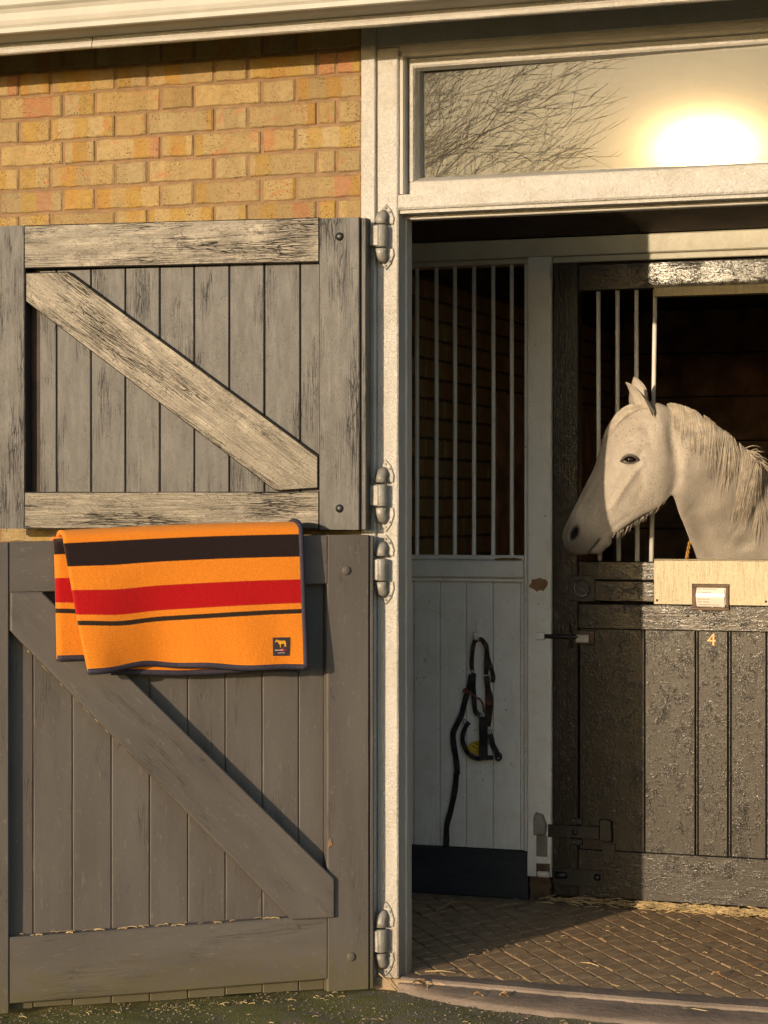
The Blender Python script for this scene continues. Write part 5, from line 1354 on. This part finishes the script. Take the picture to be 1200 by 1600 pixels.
# rope and rug strap hanging inside the door opening
rp = root('hanging_rope', tuple(at(1076, 870, 1.62)), 'twisted tan rope hanging inside the stall behind the horse neck', 'rope')
for ph0 in (0, math.pi):
    tube('strand', rp, M['rope'], [Vector(at(float(np.interp(q, [0, .5, 1], [1084, 1074, 1070])), 820 + 90 * q, 1.64)) + Vector((.004 * math.cos(q * 40 + ph0), .004 * math.sin(q * 40 + ph0), 0)) for q in np.linspace(0, 1, 40)], .0036, 6)

# ================================================================== STRAW AND LEAVES
def straw_geo(c_, L_, a, tilt, w):
    d = Vector((math.cos(a) * math.cos(tilt), math.sin(a) * math.cos(tilt), math.sin(tilt))) * (L_ / 2); c_ = Vector(c_)
    mid = c_ + Vector((random.uniform(-.1, .1) * L_, random.uniform(-.1, .1) * L_, 0.002))
    return tube_geo([c_ - d, mid, c_ + d], w, 4)
st = []
for k in range(1500):
    x = 0.02 + 1.25 * random.random() ** 0.8; y = YI - 0.005 - abs(random.gauss(0, .028)) - (0.02 if x > .45 else 0) * random.random()
    if x < .35 and random.random() < .7: continue
    h = max(0, .020 - (YI - y) * .25) * random.random()
    st.append(straw_geo((x, y, .003 + h), random.uniform(.015, .075), random.gauss(0, .45), random.gauss(0, .12), random.uniform(.0008, .0019)))
for k in range(70):
    st.append(straw_geo((random.uniform(-.3, 1.25), random.uniform(0.05, 1.3), .003), random.uniform(.006, .030), random.uniform(0, 6.28), 0, random.uniform(.0007, .0014)))
g = merge(st); mesh_obj('loose_straw', g[0], g[1], M['straw'], None, props={'kind': 'stuff', 'label': 'loose straw gathered along the foot of the stall door'})
st = []
for k in range(130):
    x = random.uniform(-1.2, 1.4); y = -random.uniform(.02, .75) if x < 0 else -random.uniform(.2, .75)
    st.append(straw_geo((x, y, GZ + .004), random.uniform(.004, .022), random.uniform(0, 6.28), 0, random.uniform(.0006, .0013)))
for k in range(35):
    x = random.uniform(-.9, -.12); st.append(straw_geo((x, HY + (x - HX) * math.tan(R(37.6)) * 1.0 - .02 - .05 * random.random(), GZ + .004), random.uniform(.004, .03), random.uniform(0, 6.28), .1, random.uniform(.0006, .0013)))
g = merge(st); mesh_obj('scattered_chaff', g[0], g[1], M['straw'], None, props={'kind': 'stuff', 'label': 'short bits of straw and chaff scattered on the yard'})
gp_ = []
for k in range(2600):
    x = random.uniform(-1.3, 1.5); y = -random.uniform(.01, .8) ; r_ = random.uniform(.0012, .0034)
    V, F = ellipsoid((x, y, GZ + .001), (r_ * random.uniform(.8, 1.5), r_, r_ * .8), 5, 3); gp_.append((V, F))
g = merge(gp_); mesh_obj('grit', g[0], g[1], M['stone'], None, props={'kind': 'stuff', 'label': 'fine grit on the tarmac yard'})
def one_straw(a, b, z, w, label):
    A_ = atg(*a, z); B_ = atg(*b, z); md_ = (A_ + B_) / 2 + Vector((.003, .004, .003))
    tube('straw', None, M['straw'], [A_, md_, B_], w, 5, props={'label': label, 'category': 'straw', 'group': 'single straws on the ground'})
one_straw((1048, 1575), (1121, 1583), -0.016, .0018, 'long pale straw lying on the stone sill')
one_straw((664, 1518), (712, 1520), 0.003, .0017, 'pale straw on the shaded pavers beside the door post')
one_straw((907, 1504), (936, 1510), 0.004, .0019, 'short pale straw lying on the sunlit pavers')
one_straw((912, 1586), (948, 1592), GZ + .004, .002, 'straw on the tarmac in front of the stone sill')
A_ = at(592, 1521, -0.05); B_ = atg(620, 1548, GZ + .003)
tube('straw', None, M['straw'], [A_, (A_ + B_) / 2, B_], .0018, 5, props={'label': 'straw leaning against the foot of the bottom hinge', 'category': 'straw', 'group': 'single straws on the ground'})
A_ = atg(682, 1424, .003); Bm = atg(708, 1408, .02); B_ = atg(750, 1412, .003)
tube('straw', None, M['straw'], [A_, Bm, B_], .0017, 5, props={'label': 'bent straw on the dark pavers by the plinth', 'category': 'straw', 'group': 'single straws on the ground'})
def leaf(px, py, z, L_, W_, a, label):
    c_ = atg(px, py, z); V = []; F = []
    for i in range(9):
        t = i / 8; w = W_ * math.sin(math.pi * min(1, t * 1.02)) ** .7 + .0006; up = .012 * math.sin(t * 4) * L_ / .05 + .003
        for j, s_ in enumerate((-1, 0, 1)):
            x = (t - .5) * L_; y = s_ * w * random.uniform(.75, 1.1); V.append((c_.x + x * math.cos(a) - y * math.sin(a), c_.y + x * math.sin(a) + y * math.cos(a), c_.z + up + (.005 if s_ else 0) * random.uniform(.5, 1.4)))
    for i in range(8):
        for j in range(2): q = i * 3 + j; F.append((q, q + 1, q + 4, q + 3))
    mesh_obj('dry_leaf', V, F, M['leaf'], None, props={'label': label, 'category': 'leaf', 'group': 'dry leaves on the ground'})
leaf(657, 1542, -0.012, .055, .016, -.3, 'dry orange leaf at the foot of the door post')
leaf(1171, 1512, 0.003, .022, .008, .2, 'small brown leaf on the sunlit pavers')
leaf(1121, 1526, 0.002, .035, .006, .1, 'shredded pale leaf on the pavers near the right edge')
leaf(748, 1557, -0.016, .028, .007, .3, 'pale dry leaf fragment on the left end of the sill')
leaf(788, 1558, -0.016, .028, .010, .0, 'white curled leaf fragment in the middle of the stone sill')

# ================================================================== BARE TREE behind the camera (mirrored in the window)
TX, TY = -45.2, -100.0
tr = root('bare_tree', (TX, TY, GZ), 'leafless tree across the yard, seen mirrored in the transom window', 'tree')
rt_ = random.Random(11); twigs = []; trunk = []
def grow(p, d, L_, r_, lvl):
    n_ = 4; pts = [p]; rs = [r_]
    for i in range(n_):
        d = (d + Vector((rt_.gauss(0, .10), rt_.gauss(0, .10), rt_.gauss(0.03, .08)))).normalized(); p = p + d * (L_ / n_); pts.append(p); rs.append(r_ * (1 - .55 * (i + 1) / n_))
    if math.degrees(math.atan2(0.6 - p.x, -p.y)) < 17.6 + rt_.random() * 1.3 * (lvl > 3): return
    (trunk if lvl < 1 else twigs).append(tube_geo(pts, rs, 5 if lvl < 2 else 3, cap=False))
    if lvl >= 6: return
    nc = [6, 5, 4, 3, 3, 2][lvl]
    for k in range(nc):
        t = 0.35 + 0.65 * (k + rt_.random()) / nc; i = min(n_ - 1, int(t * n_)); q = pts[i].lerp(pts[i + 1], t * n_ - i)
        ax = Vector((rt_.gauss(0, 1), rt_.gauss(0, 1), rt_.gauss(0, .6))).normalized(); spread = [.75, .75, .7, .65, .6, .6][lvl]
        nd = (d * (1 - spread * .5) + ax * spread + Vector((0.28, 0, .06))).normalized()
        grow(q, nd, L_ * rt_.uniform(.60, .78), max(.017, rs[i] * .55), lvl + 1)
grow(Vector((TX, TY, GZ)), Vector((.03, 0, 1)), 13.5, .5, 0)
g = merge(trunk); mesh_obj('trunk', g[0], g[1], M['bark'], tr, smooth=True)
g = merge(twigs); mesh_obj('crown', g[0], g[1], M['bark'], tr, smooth=False)
